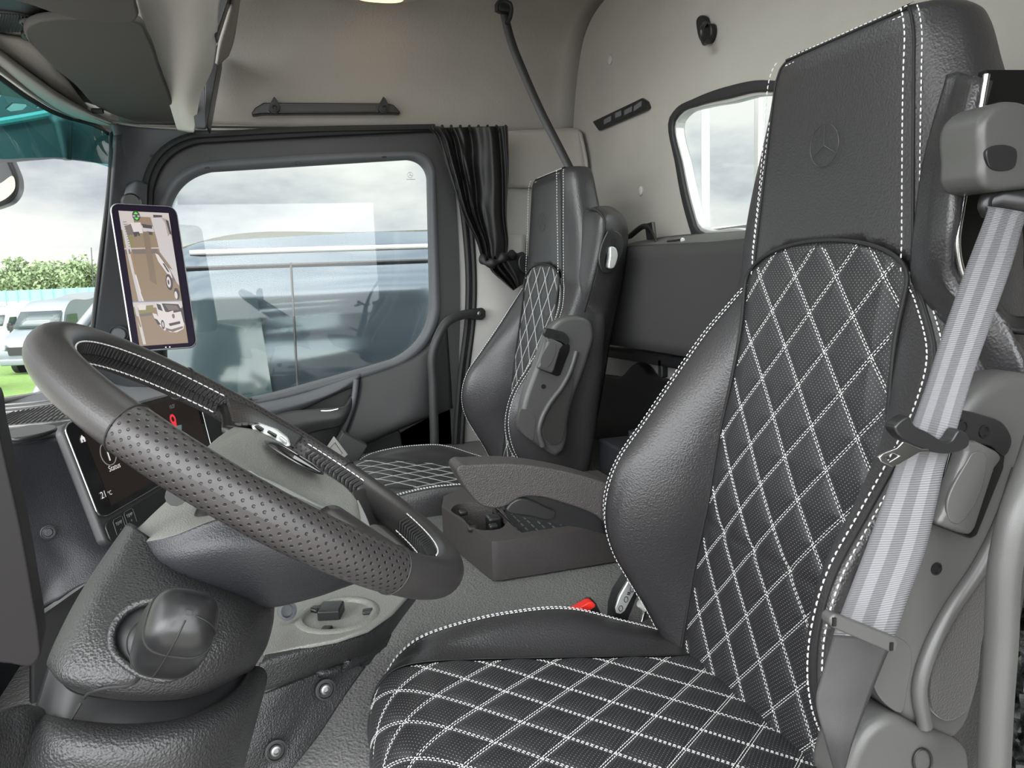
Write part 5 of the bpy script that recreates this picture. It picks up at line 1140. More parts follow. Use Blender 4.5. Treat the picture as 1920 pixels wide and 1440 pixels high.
# =================================================================== dashboard, screens, console
def pr_(pts): return [PY(*p) for p in pts]
def patch(name, rows, m_, parent=None, nu=40, nv=40, solid=.01, smooth=80, flip=False):
    return put(name, MB().grid(rows_dense([[PY(*p) if len(p) == 3 else p[1] for p in r] for r in rows], nu, nv)), m_, parent, solid=solid, smooth=smooth)
def text_on(body, o, ux_, uy_, size, nrm_, name, m_, parent, th=.0004):
    cu = bpy.data.curves.new(name, 'FONT'); cu.body = body; cu.size = 1; cu.align_x = 'LEFT'; cu.resolution_u = 3
    ob = bpy.data.objects.new(name, cu); COL.objects.link(ob); bpy.context.view_layer.update()
    me = bpy.data.meshes.new_from_object(ob.evaluated_get(bpy.context.evaluated_depsgraph_get()))
    V = [o+ux_*v.co.x*size+uy_*v.co.y*size+nrm_*th for v in me.vertices]; F = [tuple(p.vertices) for p in me.polygons]
    bpy.data.objects.remove(ob); b = MB(); b.add(V, F); return put(name, b, m_, parent, smooth=0, recalc=False)
ds = thing('dashboard', 'dark grey dashboard with an air grille running under the windscreen', 'dashboard', A(-.3, 1.6, .5))
near = [(-60, 842, 1.16), (0, 836, 1.19), (60, 828, 1.22), (118, 812, 1.26), (250, 759, 1.46), (350, 737, 1.66), (410, 748, 2.05), (428, 772, 2.5)]
farp = [(-60, 750, 1.86), (0, 745, 2.08), (50, 738, 2.2), (95, 731, 2.3), (130, 725, 2.39), (165, 716, 2.47), (250, 730, 2.53), (300, 765, 2.57)]
patch('dash_top', [near, [tuple((a+b_)/2 for a, b_ in zip(p, q)) for p, q in zip(near, farp)], farp], M['pillar'], ds, 60, 16)
patch('dash_face', [near, [(-60, 870, 1.15), (0, 866, 1.18), (60, 862, 1.21), (118, 860, 1.25), (250, 800, 1.46), (352, 790, 1.70), (405, 800, 2.05), (425, 812, 2.5)],
      [(-60, 960, 1.15), (0, 960, 1.18), (60, 960, 1.20), (118, 960, 1.23), (250, 900, 1.45), (352, 890, 1.70), (405, 900, 2.05), (425, 900, 2.5)]], M['sill'], ds, 60, 16)
b = MB()
for k in range(15):
    x = -8+k*9.5; b.tube([PZ(x-22+k*.5, 800-k*.9, .8415), PZ(x+34, 772-k*1.6, .8415)], .0016, 5)
b.v = [tuple(p) for p in b.v]
def dash_z(px, py): return PZ(px, py, .842)
put('air_grille', b, M['black'], ds)
b = MB()
for k in range(7): b.tube(crv([PY(-40, 770+k*7-7, 1.75-.07*k), PY(60, 762+k*7-7, 1.78-.07*k), PY(130+k*2, 752+k*7-7, 1.85-.07*k)], 14), .0022, 5)
put('grille_slats', b, M['trimlight'], ds)
put('defrost_edge', MB().tube(crv([PY(*p) for p in ((-60, 756, 1.80), (0, 751, 1.95), (60, 742, 2.15), (110, 736, 2.3))], 20), .006, 8), M['trimlight'], ds)
put('speaker_cover', MB().prism([p for p in crv([PZ(x, y, .846) for x, y in ((8, 826), (20, 815), (55, 804), (95, 803), (108, 808), (98, 814), (60, 824), (30, 829))], 60, True)], (0, 0, .006)), M['satin'], ds, bevel=.002)
# console flank facing the driver's knees
patch('knee_panel', [[(-40, 838, 1.13), (0, 836, 1.16), (60, 830, 1.2), (120, 818, 1.24), (200, 800, 1.27)], [(-40, 900, 1.12), (20, 900, 1.16), (70, 900, 1.195), (130, 900, 1.225), (210, 900, 1.25)],
      [(0, 980, 1.14), (40, 982, 1.16), (85, 985, 1.18), (145, 985, 1.20), (225, 990, 1.22)], [(62, 1062, 1.15), (90, 1058, 1.16), (120, 1056, 1.17), (165, 1045, 1.18), (240, 1040, 1.2)],
      [(60, 1152, 1.14), (80, 1140, 1.15), (110, 1122, 1.15), (150, 1098, 1.16), (220, 1070, 1.17)]], M['soft'], ds, 30, 40)
kb = put('round_socket', MB().lathe(PY(90, 998, 1.172), unit(A(.35, -1, .15)), [(.0095, -.003), (.0100, .002), (.0088, .0026), (.0078, .0014), (.0066, .0014), (.005, .003), (.001, .003)], 30), M['soft'], ds)
put('edge_strip', MB().tube(crv([PY(*p) for p in ((68, 1156, 1.15), (100, 1134, 1.16), (160, 1092, 1.17), (225, 1050, 1.19))], 20), .007, 8), M['satin'], ds)
b = MB().prism([A(-.62, .15, 0), A(-.62, 2.6, 0), A(-.62, 2.6, .72), A(-.62, .15, .72)], (.02, 0, 0)); put('wall_front', b, M['black']); tag(bpy.data.objects['wall_front'], kind='structure')
patch('foot_side', [[(60, 1150, 1.2), (180, 1080, 1.25), (260, 1040, 1.28)], [(60, 1300, 1.2), (180, 1250, 1.25), (260, 1240, 1.28)], [(60, 1480, 1.2), (180, 1480, 1.25), (260, 1480, 1.28)]], M['rubber'], ds)

# ---- central touch screen
qTL, qTR, qBR, qBL = PY(116, 796, 1.19), PY(366, 728, 1.55), PY(398, 852, 1.50), PY(186, 976, 1.15)
pn0 = np.cross(qBR-qTL, qBL-qTL); qTR = CAM+ray(366, 728)*(np.dot(qTL-CAM, pn0)/np.dot(ray(366, 728), pn0))
e_x = unit((qTR-qTL)+(qBR-qBL)); e_n = unit(np.cross(e_x, unit(qTL-qBL))); e_n = e_n if np.dot(e_n, CAM-qTL) > 0 else -e_n
def SQ(u, v, h=0): return (qTL*(1-u)+qTR*u)*(1-v)+(qBL*(1-u)+qBR*u)*v+e_n*h
def srr(u0, v0, u1, v1, r, h, n=6, arr=1.55):
    out = []
    for cx, cy, a0 in ((u1-r, v0+r*arr, -90), (u1-r, v1-r*arr, 0), (u0+r, v1-r*arr, 90), (u0+r, v0+r*arr, 180)):
        for k in range(n+1): a = math.radians(a0+90*k/n); out.append(SQ(cx+r*math.cos(a), cy+r*arr*math.sin(a), h))
    return out
cs = thing('touch_screen', 'dark central touch screen showing Status and a red map pin', 'screen', (qTL+qBR)/2)
put('housing', MB().prism(srr(-.008, -.012, 1.01, 1.28, .07, -.016), e_n*.0155), M['sill'], cs, bevel=.005, seg=3)
put('glass', MB().prism(srr(0, 0, 1, 1, .06, 0), e_n*.002), M['gloss'], cs, bevel=.0008)
put('glass_rim', MB().tube(srr(0, 0, 1, 1, .06, .0015)+[srr(0, 0, 1, 1, .06, .0015)[0]], .0011, 6, cap=False), M['chrome'], cs)
M['ui'] = mat('screen_dark', (.006, .005, .005), .12, spec=.25, emis=(.012, .008, .007), estr=1)
M['uiw'] = mat('screen_white', (.05, .05, .05), .4, emis=(.62, .60, .58), estr=1)
M['uir'] = mat('screen_red', (.05, .0, .0), .4, emis=(.62, .03, .04), estr=1)
M['uig'] = mat('screen_grey', (.05, .05, .05), .4, emis=(.14, .14, .15), estr=1)
dp = put('display', MB().prism([SQ(u, v, .0022) for u, v in ((.09, .06), (.96, .06), (.96, .93), (.09, .93))], e_n*.0003), M['ui'], cs)
dx = unit(SQ(1, .5)-SQ(0, .5)); dy = unit(SQ(.4, 0)-SQ(.4, 1)); hh = e_n*.0028
def at_px(px, py): # intersection of the sight line with the screen plane
    d = ray(px, py); return CAM+d*(np.dot(SQ(0, 0, .0028)-CAM, e_n)/np.dot(d, e_n))
text_on('Status', at_px(205, 885), dx, dy, .0125, e_n, 'caption', M['uiw'], dp)
text_on('21', at_px(190, 936), dx, dy, .0145, e_n, 'temperature', M['uiw'], dp)
text_on('°C', at_px(203, 930), dx, dy, .009, e_n, 'temperature_unit', M['uiw'], dp)
text_on('15:27', at_px(318, 767), dx, dy, .009, e_n, 'clock', M['uig'], dp)
ic = at_px(203, 850); b = MB().tube([ic+.0185*(math.cos(t)*dx+math.sin(t)*dy) for t in np.linspace(0, 2*math.pi, 40)], .0008, 5, cap=False); put('info_ring', b, M['uig'], dp)
text_on('i', ic-dx*.005-dy*.0115, dx, dy, .034, e_n, 'info_letter', M['uiw'], dp)
hc_ = at_px(155, 823); put('home_icon', MB().prism([hc_+dx*a_+dy*c_ for a_, c_ in ((-.005, -.005), (-.0015, -.005), (-.0015, -.001), (.0015, -.001), (.0015, -.005), (.005, -.005), (.005, .001), (0, .006), (-.005, .001))], e_n*.0002), M['uiw'], dp)
pc = at_px(324, 786); put('pin_icon', MB().prism([pc+dx*a_+dy*c_ for a_, c_ in ([(.0095*math.sin(t), .0095*math.cos(t)) for t in np.linspace(-2.2, 2.2, 20)]+[(.001, -.028), (-.001, -.028)])], e_n*.0004, [[pc+dx*.005*math.cos(t)+dy*.005*math.sin(t) for t in np.linspace(0, 6.0, 12)]]), M['uir'], dp)
M['map'] = mat('screen_map', (.03, .05, .05), .4, emis=(.07, .12, .12), estr=1)
mp_ = at_px(333, 808); put('map_icon', MB().prism([mp_+dx*a_+dy*c_-e_n*.0001 for a_, c_ in ((-.018, -.012), (.006, -.014), (.020, .008), (-.004, .010))], e_n*.0002), M['map'], dp)
put('key_strip', MB().prism(srr(.01, 1.04, .98, 1.26, .04, 0), e_n*.003), M['satin'], cs, bevel=.001)
def key(px, py, s):
    c = at_px(px, py)+e_n*.001; k = .011
    bb = MB().tube([c+dx*a_+dy*c_ for a_, c_ in ((-k*1.1, -k), (-k*1.1, k*.8), (-k*.8, k), (k*.8, k), (k*1.1, k*.8), (k*1.1, -k))], .0005, 5); kk = put('key_outline', bb, M['pillar'], cs)
    text_on('TEMP', c-dx*.0085+dy*.001, dx, dy, .0068, e_n, 'key_text', M['trimlight'], kk); text_on(s, c-dx*.002-dy*.008, dx, dy, .008, e_n, 'key_sign', M['trimlight'], kk)
key(223, 985, '-'); key(243, 970, '+')

# ---- steering wheel
wc = A(-.0252, .7624, .8787); t_, r_ = .645, .0620; RW = .2103
wn_ = A(math.sin(t_)*math.cos(r_), math.sin(t_)*math.sin(r_), math.cos(t_)); wa = unit(np.cross((0, 1, 0), wn_)); wb = np.cross(wn_, wa)
sw = thing('steering_wheel', 'black leather steering wheel with perforated grips and white stitching', 'steering wheel', wc)
def wheel_arc(t0, t1, rt, nu=28, nv=160, uvs=True):
    G = np.zeros((nv, nu+1, 3)); UV = []
    for j in range(nv):
        th = math.radians(t0+(t1-t0)*j/(nv-1)); rad = math.cos(th)*wa+math.sin(th)*wb
        for i in range(nu+1):
            ph = 2*math.pi*i/nu; G[j, i] = wc+rad*(RW+rt*math.cos(ph))+wn_*rt*1.06*math.sin(ph); UV.append((i/nu*2*math.pi*rt, math.radians(t0+(t1-t0)*j/(nv-1))*RW))
    b = MB().grid(G); b.uv = UV; return b
M['wheel'] = mat('wheel_leather', (.032, .030, .030), .36, grain=('leather', 600, .2, .0004))
M['wperf'] = dotted('wheel_perforated', (.036, .033, .033), (.004, .004, .004), (.0084, .0078), .00105, .36, bumpd=.0012)
put('rim', wheel_arc(0, 360, .0182, nv=240), M['wheel'], sw, smooth=120)
put('perforated_grip', wheel_arc(58, 121, .0187), M['wperf'], sw, smooth=120)
put('perforated_grip', wheel_arc(238, 303, .0187), M['wperf'], sw, smooth=120)
for th0 in (58, 121, 238, 303):
    th = math.radians(th0); rad = math.cos(th)*wa+math.sin(th)*wb; put('grip_joint', MB().tube([wc+rad*(RW+.0190*math.cos(p))+wn_*.0200*math.sin(p) for p in np.linspace(0, 2*math.pi, 30)], .0008, 6, cap=False), M['rubber'], sw)
for dph in (-.62, .62):
    for ta, tb in ((48, 74), (108, 252), (288, 312), (-24, 24)):
        P = []; N_ = []; b = MB()
        for th in np.radians(np.linspace(ta, tb, 120)):
            rad = math.cos(th)*wa+math.sin(th)*wb; ph = math.pi+dph; nn_ = rad*math.cos(ph)+wn_*math.sin(ph); P.append(wc+rad*RW+nn_*.0192); N_.append(nn_)
        b.stitch(P, N_, .0062, .0012, .0007); put('rim_stitching', b, M['thread'], sw, smooth=0)
for ta, tb in ((48, 74), (108, 252), (288, 312), (-24, 24)):
  bd = MB()
  for k in range(int((tb-ta)/1.9)):
    th = math.radians(ta+1.9*k)
    rad = math.cos(th)*wa+math.sin(th)*wb; tg = -math.sin(th)*wa+math.cos(th)*wb
    for s_ in (-1, 1):
        p0 = wc+rad*RW+(rad*math.cos(math.pi+s_*.5)+wn_*math.sin(math.pi+s_*.5))*.019; p1 = wc+rad*RW+(rad*math.cos(math.pi-.0)+wn_*0)*.0198+tg*.004
        bd.tube([p0, p1], [.0012, .0018], 5)
  put('rim_braid', bd, M['rubber'], sw, smooth=80)
M['hub'] = mat('hub_plastic', (.20, .20, .185), .34, grain=('leather', 600, .6, .0008))
patch('spoke_cover', [[(420, 745, .955), (470, 768, .962), (520, 796, .965), (566, 822, .96)], [(428, 772, .925), (472, 784, .93), (518, 806, .93), (556, 832, .92)], [(436, 803, .880), (478, 800, .885), (522, 820, .880), (550, 842, .872)]], M['wperf'], sw, 40, 20, .004)
patch('lower_spoke', [[(660, 922, .86), (690, 914, .91), (722, 922, .955)], [(670, 948, .84), (700, 946, .90), (738, 952, .945)], [(684, 975, .835), (706, 982, .88), (742, 984, .925)], [(696, 1002, .825), (708, 1006, .86), (732, 1006, .90)]], M['wheel'], sw, 24, 24, .010)
hub = patch('airbag_cover', [[(440, 800, .87), (412, 818, .82), (385, 842, .76), (360, 872, .70), (350, 900, .68)],
    [(478, 806, .87), (445, 820, .82), (420, 846, .765), (408, 874, .71), (402, 905, .685)],
    [(520, 826, .865), (488, 840, .82), (462, 866, .77), (455, 886, .72), (450, 915, .69)],
    [(560, 852, .86), (530, 866, .82), (505, 892, .77), (500, 905, .73), (496, 935, .70)],
    [(600, 880, .85), (575, 896, .81), (556, 920, .775), (550, 932, .74), (548, 930, .71)],
    [(645, 910, .84), (625, 928, .81), (608, 948, .785), (604, 960, .76), (602, 952, .735)],
    [(666, 934, .83), (662, 950, .815), (660, 966, .80), (662, 978, .785), (658, 974, .77)],
    [(672, 948, .83), (674, 960, .82), (676, 972, .81), (674, 980, .80), (676, 985, .79)]], M['hub'], sw, 40, 60, .012)
# silver V trim and rear spokes
tr = patch('silver_trim', [[(448, 882, .705), (443, 895, .68)], [(478, 890, .715), (470, 905, .685)], [(520, 906, .73), (512, 926, .70)], [(560, 926, .745), (556, 950, .715)],
    [(604, 948, .765), (604, 972, .735)], [(650, 969, .79), (652, 995, .76)], [(692, 988, .81), (699, 1018, .79)]], M['silver'], sw, 10, 60, .006)
patch('silver_trim', [[(668, 938, .845), (672, 938, .85)], [(672, 962, .83), (686, 966, .84)], [(676, 985, .81), (697, 994, .825)], [(682, 998, .80), (701, 1014, .81)]], M['silver'], sw, 10, 30, .006)
def spoke(name, pts, rr, flat, m_): return put(name, MB().tube(crv(pts, 16), np.interp(np.linspace(0, 1, 16), np.linspace(0, 1, len(rr)), rr), 16, flat=flat, up=wn_), m_, sw, smooth=120)
def wp(a_, b_, h=0): return wc+wa*a_+wb*b_+wn_*h
for s_ in (-1, 1):
    spoke('side_spoke', [wp(-.012, .11*s_, -.012), wp(-.014, .15*s_, -.006), wp(-.02, .205*s_, -.000)], [.034, .038, .046], .32, M['wperf'])
    if s_ < 0: spoke('lower_spoke', [wp(.08, .03*s_, -.012), wp(.12, .07*s_, -.010), wp(.158, .135*s_, -.003)], [.022, .024, .030], .5, M['wheel'])
put('hub_core', MB().lathe(wc-wn_*.095+wa*.03, wn_, [(.03, -.05), (.045, -.03), (.055, .0), (.06, .03), (.05, .036), (.02, .037)], 40), M['satin'], sw, smooth=80)
def but(name, pts, m_, par, Yd, th=.004, bev=.001): return put(name, MB().prism([PY(x, y, Y-Yd) for x, y, Y in pts], (0, th, 0)), m_, par, bevel=bev)
bp_ = but('button_panel', [(470, 798, .885), (486, 794, .89), (520, 806, .885), (541, 822, .875), (546, 837, .868), (538, 838, .866), (505, 822, .87), (474, 806, .88)], M['silver'], sw, .004, .008, .002)
but('thumb_pad', [(476, 800, .88), (484, 797, .88), (496, 805, .88), (488, 811, .88)], M['gloss'], bp_, .006); but('roller', [(500, 811, .875), (504, 807, .875), (520, 816, .875), (517, 822, .875)], M['gloss'], bp_, .006); but('rocker', [(522, 822, .87), (527, 818, .87), (539, 828, .87), (537, 834, .87)], M['silver'], bp_, .006)
bp2 = but('button_panel', [(452, 884, .70), (470, 886, .70), (520, 920, .70), (575, 958, .71), (585, 968, .71), (560, 966, .70), (500, 935, .69), (455, 898, .69)], M['silver'], sw, .006, .008, .002)
but('thumb_pad', [(483, 900, .695), (490, 901, .695), (502, 916, .695), (494, 914, .695)], M['gloss'], bp2, .006); but('roller', [(514, 918, .70), (520, 918, .70), (540, 936, .70), (532, 938, .70)], M['gloss'], bp2, .008); but('rocker', [(545, 938, .70), (555, 942, .70), (578, 958, .70), (566, 958, .70)], M['gloss'], bp2, .006)
# star in ring emblem sunk in the pad
hs = Surf(np.array(rows_dense([[PY(498, 830, .845), PY(520, 832, .85), PY(548, 846, .85)], [PY(540, 862, .80), PY(560, 868, .80), PY(585, 878, .81)], [PY(570, 880, .79), PY(592, 888, .795), PY(608, 893, .80)]], 12, 12)))
G = crv([PY(497, 831, .835), PY(520, 834, .845), PY(560, 856, .845), (PY(592, 877, .835)), PY(607, 892, .82), PY(594, 891, .81), PY(560, 874, .80), PY(520, 850, .81)], 60, True)
em_ = put('emblem_recess', MB().prism([p-A(0, .010, -.004) for p in G], (0, .006, 0)), M['satin'], sw, bevel=.001)
put('emblem_ring', MB().tube(list(p+(np.mean(G, axis=0)-p)*.12-A(0, .011, -.0045) for p in G)+[G[0]+(np.mean(G, axis=0)-G[0])*.12-A(0, .011, -.0045)], .0011, 6, cap=False), M['steel'], em_, smooth=80)
gc = np.mean(G, axis=0)-A(0, .012, -.005); b = MB()
for tgt in (PY(512, 838, .835), PY(600, 889, .81), PY(562, 858, .84)): b.tube([gc, tgt-A(0, .011, -.005)], [.0035, .0005], 6)
put('emblem_star', b, M['gloss'], em_, smooth=0)

# ---- steering column shroud
sc2 = thing('column_shroud', 'grey steering column shroud under the wheel', 'column shroud', PY(450, 1100, .75))
seam = [(233, 1022, .80), (258, 1018, .74), (330, 1003, .70), (405, 974, .69), (500, 960, .69), (600, 985, .70), (690, 1020, .73), (760, 1040, .78), (792, 1030, .84)]
patch('upper_shell', [[(345, 910, .93), (352, 906, .93), (400, 890, .93), (450, 880, .93), (520, 890, .93), (600, 920, .94), (690, 960, .95), (760, 985, .96), (790, 1000, .96)],
      [(285, 965, .87), (300, 958, .85), (360, 945, .82), (430, 930, .80), (510, 930, .80), (600, 950, .81), (690, 985, .84), (765, 1012, .88), (795, 1015, .90)],
      [(243, 1008, .82), (262, 1006, .76), (335, 990, .725), (408, 964, .715), (503, 950, .71), (602, 974, .72), (692, 1010, .755), (762, 1032, .80), (794, 1024, .86)], seam], M['hub'], sc2, 70, 40, .006)
patch('lower_shell', [seam, [(232, 1042, .80), (264, 1052, .735), (340, 1052, .69), (420, 1040, .675), (520, 1035, .675), (620, 1045, .69), (700, 1055, .72), (768, 1060, .78), (796, 1045, .85)],
      [(238, 1056, .80), (285, 1082, .745), (350, 1100, .71), (430, 1120, .70), (505, 1118, .70), (595, 1102, .715), (670, 1085, .74), (765, 1075, .80), (795, 1060, .86)],
      [(246, 1060, .82), (295, 1088, .78), (355, 1113, .75), (432, 1142, .74), (505, 1140, .74), (592, 1120, .75), (665, 1095, .77), (765, 1085, .83), (795, 1070, .88)],
      [(260, 1060, .90), (310, 1080, .88), (365, 1100, .87), (440, 1120, .86), (505, 1118, .86), (592, 1100, .86), (665, 1085, .87), (765, 1078, .90), (795, 1068, .93)]], M['soft'], sc2, 70, 60, .006)
put('screw_recess', MB().lathe(PY(425, 1131, .717), unit(A(.1, -.8, -.7)), [(.012, -.01), (.012, .002), (.009, .002), (.008, -.008), (.001, -.008)], 20), M['rubber'], sc2)
put('stalk_stub', MB().tube([PY(338, 918, .80), PY(330, 930, .76)], [.012, .010], 12), M['satin'], sc2, smooth=80)

# ---- column pedestal with the gear knob
pd_ = thing('column_pedestal', 'grained black steering column pedestal at the lower left', 'column pedestal', PY(300, 1300, .62))
patch('upper_housing', [[(243, 980, .84), (238, 985, .78), (258, 992, .74), (330, 1040, .73), (430, 1090, .73), (512, 1115, .77), (520, 1110, .84)],
      [(198, 1042, .80), (194, 1050, .74), (224, 1062, .695), (320, 1095, .675), (430, 1122, .675), (506, 1142, .73), (515, 1140, .80)],
      [(154, 1112, .76), (149, 1120, .70), (184, 1132, .655), (300, 1172, .635), (430, 1178, .64), (503, 1172, .71), (512, 1170, .78)],
      [(122, 1178, .72), (116, 1186, .66), (150, 1207, .625), (262, 1240, .605), (400, 1240, .62), (490, 1214, .69), (500, 1212, .76)],
      [(96, 1236, .70), (91, 1246, .645), (126, 1277, .61), (205, 1294, .60), (340, 1296, .61), (470, 1248, .685), (480, 1246, .75)],
      [(100, 1250, .72), (100, 1258, .67), (140, 1296, .635), (205, 1310, .625), (335, 1312, .63), (462, 1262, .70), (475, 1260, .76)]], M['plastic'], pd_, 70, 70, .008)
patch('recess_band', [[(92, 1240, .72), (150, 1300, .66), (230, 1310, .65), (340, 1310, .655), (440, 1270, .70), (480, 1240, .76)],
      [(60, 1345, .69), (120, 1365, .64), (230, 1376, .63), (330, 1366, .635), (420, 1326, .67), (478, 1262, .73)]], M['satin'], pd_, 50, 20, .006)
patch('lower_housing', [[(60, 1348, .70), (120, 1366, .65), (230, 1376, .64), (330, 1366, .645), (420, 1326, .68), (480, 1260, .74)],
      [(52, 1358, .655), (120, 1374, .615), (230, 1384, .605), (335, 1374, .61), (425, 1336, .645), (486, 1268, .72)],
      [(40, 1390, .64), (110, 1405, .60), (230, 1416, .59), (335, 1408, .60), (420, 1375, .635), (476, 1310, .71)],
      [(0, 1470, .62), (90, 1480, .60), (220, 1490, .59), (335, 1490, .60), (400, 1480, .63), (440, 1440, .69)]], M['plastic'], pd_, 60, 50, .008)
patch('left_ledge', [[(-40, 1360, .60), (0, 1340, .62), (40, 1336, .64), (62, 1350, .66)], [(-40, 1400, .58), (0, 1392, .60), (40, 1368, .62), (66, 1352, .65)], [(-40, 1480, .58), (0, 1480, .60), (40, 1470, .62), (60, 1470, .64)]], M['plastic'], pd_, 24, 24, .008)
put('parting_line', MB().tube(crv([PY(*p) for p in ((158, 1309, .622), (166, 1300, .612), (200, 1290, .596), (252, 1280, .594), (262, 1270, .598), (266, 1258, .600))], 24), .0012, 6), M['seam'], pd_)
put('parting_line', MB().tube([PY(125, 1362, .628), PY(152, 1318, .635)], .0012, 6), M['seam'], pd_)
# knob recess, boot and knob
def ell(pts, Y0, dY): return crv([PY(x, y, Y) for x, y, Y in pts], 60, True)
rp = [(210, 1212, .618), (212, 1178, .628), (236, 1146, .636), (275, 1128, .636), (320, 1130, .630), (352, 1160, .618), (362, 1215, .602), (350, 1252, .594), (318, 1272, .590), (282, 1270, .594), (240, 1250, .602)]
rp_ = [(x, y, Y-.008) for x, y, Y in rp]
kr = put('knob_surround', MB().tube(list(ell(rp_, 0, 0))+[ell(rp_, 0, 0)[0]], .003, 8, cap=False), M['plastic'], pd_, smooth=80)
C0 = np.mean([PY(*p) for p in rp_], axis=0)
ring1 = ell(rp_, 0, 0); G = np.array([ring1, [p+(C0-p)*.10+A(0, .004, -.002) for p in ring1], [p+(C0-p)*.45+A(0, .003, -.0) for p in ring1], [p+(C0-p)*.98+A(0, .0, 0) for p in ring1]])
put('knob_boot', MB().grid(G, closeu=True), M['black'], pd_, smooth=60)
r2 = np.array([p+(C0-p)*.22-A(-.004, .002, .004) for p in ring1]); G = np.array([r2, [p+(C0-p)*.1-A(0, .003, 0) for p in r2], [p+(C0-p)*.99-A(0, .004, 0) for p in r2]])
put('boot_plate', MB().grid(G, closeu=True), M['satin'], pd_, smooth=60)
k0, k1 = PY(306, 1222, .600), PY(352, 1152, .528); kd = unit(k1-k0); kl = np.linalg.norm(k1-k0)
kx = unit(np.cross(kd, (0, 0, 1))); ky = np.cross(kx, kd); G = []
for s_, ra in ((-.1, .010), (.02, .012), (.06, .018), (.18, .0232), (.42, .0256), (.68, .0248), (.88, .0212), (.98, .015), (1.02, .008), (1.03, .002)):
    row = []
    for i in range(36):
        a = 2*math.pi*i/36; q = (abs(math.cos(a))**3.2+abs(math.sin(a))**3.2)**(-1/3.2); row.append(k0+kd*kl*s_+ra*q*(kx*math.cos(a+.5)+ky*math.sin(a+.5))*1.0)
    G.append(row)
G = crv_rows = np.transpose(np.array([crv_param(np.array(G)[:, i], 40) for i in range(36)]), (1, 0, 2))
gk = MB().grid(G, closeu=True); gk.add(G[-1], [tuple(range(36))]); kn = put('gear_knob', gk, M['satin'], pd_, smooth=80)
def kp_(j, i): q = G[j][i % 36]; ax_ = k0+kd*np.dot(q-k0, kd); return q+unit(q-ax_)*.0002
for path in ([kp_(j, 19) for j in range(12, 38)], [kp_(j, 28) for j in range(12, 38)], [kp_(24, i) for i in range(37)], [kp_(13, i) for i in range(37)]): put('knob_joint', MB().tube(path, .0007, 5), M['seam'], kn)

0 and put('knob_window', MB().grid(np.array([[k0+kd*kl*s_+.0259*((abs(math.cos(a))**3.2+abs(math.sin(a))**3.2)**(-1/3.2))*(kx*math.cos(a+.5)+ky*math.sin(a+.5)) for a in np.linspace(3.6, 4.9, 12)] for s_ in np.linspace(.30, .52, 6)])), M['gloss'], kn, solid=.001, smooth=80)

# ---- side console with cup holder and bolted panel
co = thing('side_console', 'low grained console with a cup holder and a bolted side panel', 'console', PY(600, 1300, .95))
ZC = .590
patch('side_wall', [[(496, 1228, .935), (560, 1212, .945), (630, 1198, .965), (690, 1178, .995), (740, 1142, 1.07), (792, 1106, 1.20)],
      [(490, 1246, .925), (560, 1226, .935), (630, 1210, .955), (688, 1196, .985), (735, 1158, 1.06), (782, 1122, 1.20)],
      [(478, 1290, .925), (545, 1268, .935), (610, 1246, .955), (660, 1230, .98), (700, 1222, 1.03), (752, 1162, 1.14)],
      [(466, 1306, .925), (530, 1284, .935), (590, 1262, .955), (640, 1246, .975), (664, 1240, .99), (692, 1246, 1.01)]], M['plastic'], co, 60, 30)
pn_ = patch('bolted_panel', [[(464, 1310, .928), (530, 1288, .938), (590, 1266, .958), (636, 1250, .976), (660, 1245, .99), (686, 1250, 1.00)],
      [(455, 1350, .915), (505, 1335, .925), (550, 1320, .94), (590, 1310, .955), (620, 1308, .965), (642, 1312, .97)],
      [(440, 1400, .905), (480, 1392, .91), (520, 1384, .92), (550, 1380, .93), (574, 1380, .935), (594, 1384, .94)],
      [(425, 1460, .895), (455, 1460, .90), (485, 1460, .905), (505, 1460, .905), (520, 1460, .905), (532, 1460, .905)]], M['plastic'], co, 50, 40)
for x, y, Y in ((610, 1293, .952), (517, 1408, .910)):
    bo = put('bolt', MB().lathe(PY(x, y, Y), unit(A(.25, -1, .25)), [(.013, -.004), (.0135, .002), (.011, .0025), (.0105, -.001), (.008, -.001), (.0075, .002), (.004, .0025), (.0035, .0), (.001, .0)], 24), M['rubber'], pn_)
    put('bolt_head', MB().lathe(PY(x, y, Y), unit(A(.25, -1, .25)), [(.0065, .0005), (.006, .003), (.0035, .0035), (.003, .001), (.0006, .001)], 16), M['steel'], bo)
cc = PZ(633, 1152, ZC); rc_ = .046
hole = [A(cc[0]+rc_*math.cos(t), cc[1]+rc_*math.sin(t), ZC) for t in np.linspace(0, 2*math.pi, 40, endpoint=False)]
out = [PZ(x, y, ZC) for x, y in ((494, 1228), (560, 1212), (630, 1199), (690, 1179), (735, 1148), (768, 1112), (770, 1070), (600, 1060), (505, 1100))]
out = [A(p[0], p[1], ZC) for p in out]
tp_ = put('top_plate', MB().prism(out, (0, 0, -.006), [hole]), M['hub'], co, bevel=.002)
put('cup_well', MB().lathe(A(cc[0], cc[1], ZC-.075), (0, 0, 1), [(.001, .035), (.040, .035), (.044, .06), (.046, .0755), (.050, .078), (.058, .0755), (.060, .072)], 40), M['hub'], co, smooth=60)
for a, r_in in ((-2.0, .03), (-.1, .03), (2.3, .02)):
    c = A(cc[0]+.043*math.cos(a), cc[1]+.043*math.sin(a), ZC-.004); u = A(math.cos(a), math.sin(a), 0); v_ = A(-math.sin(a), math.cos(a), 0); put('grip_finger', MB().box(c, (.018, .014, .012), (u, v_, A(0, 0, 1))), M['satin'], co, bevel=.003)
put('well_insert', MB().prism([A(cc[0]+a_, cc[1]+c_, ZC-.035) for a_, c_ in ((-.028, -.004), (.002, -.012), (.012, .02), (-.018, .03))], (0, 0, .046)), M['satin'], co, bevel=.003)
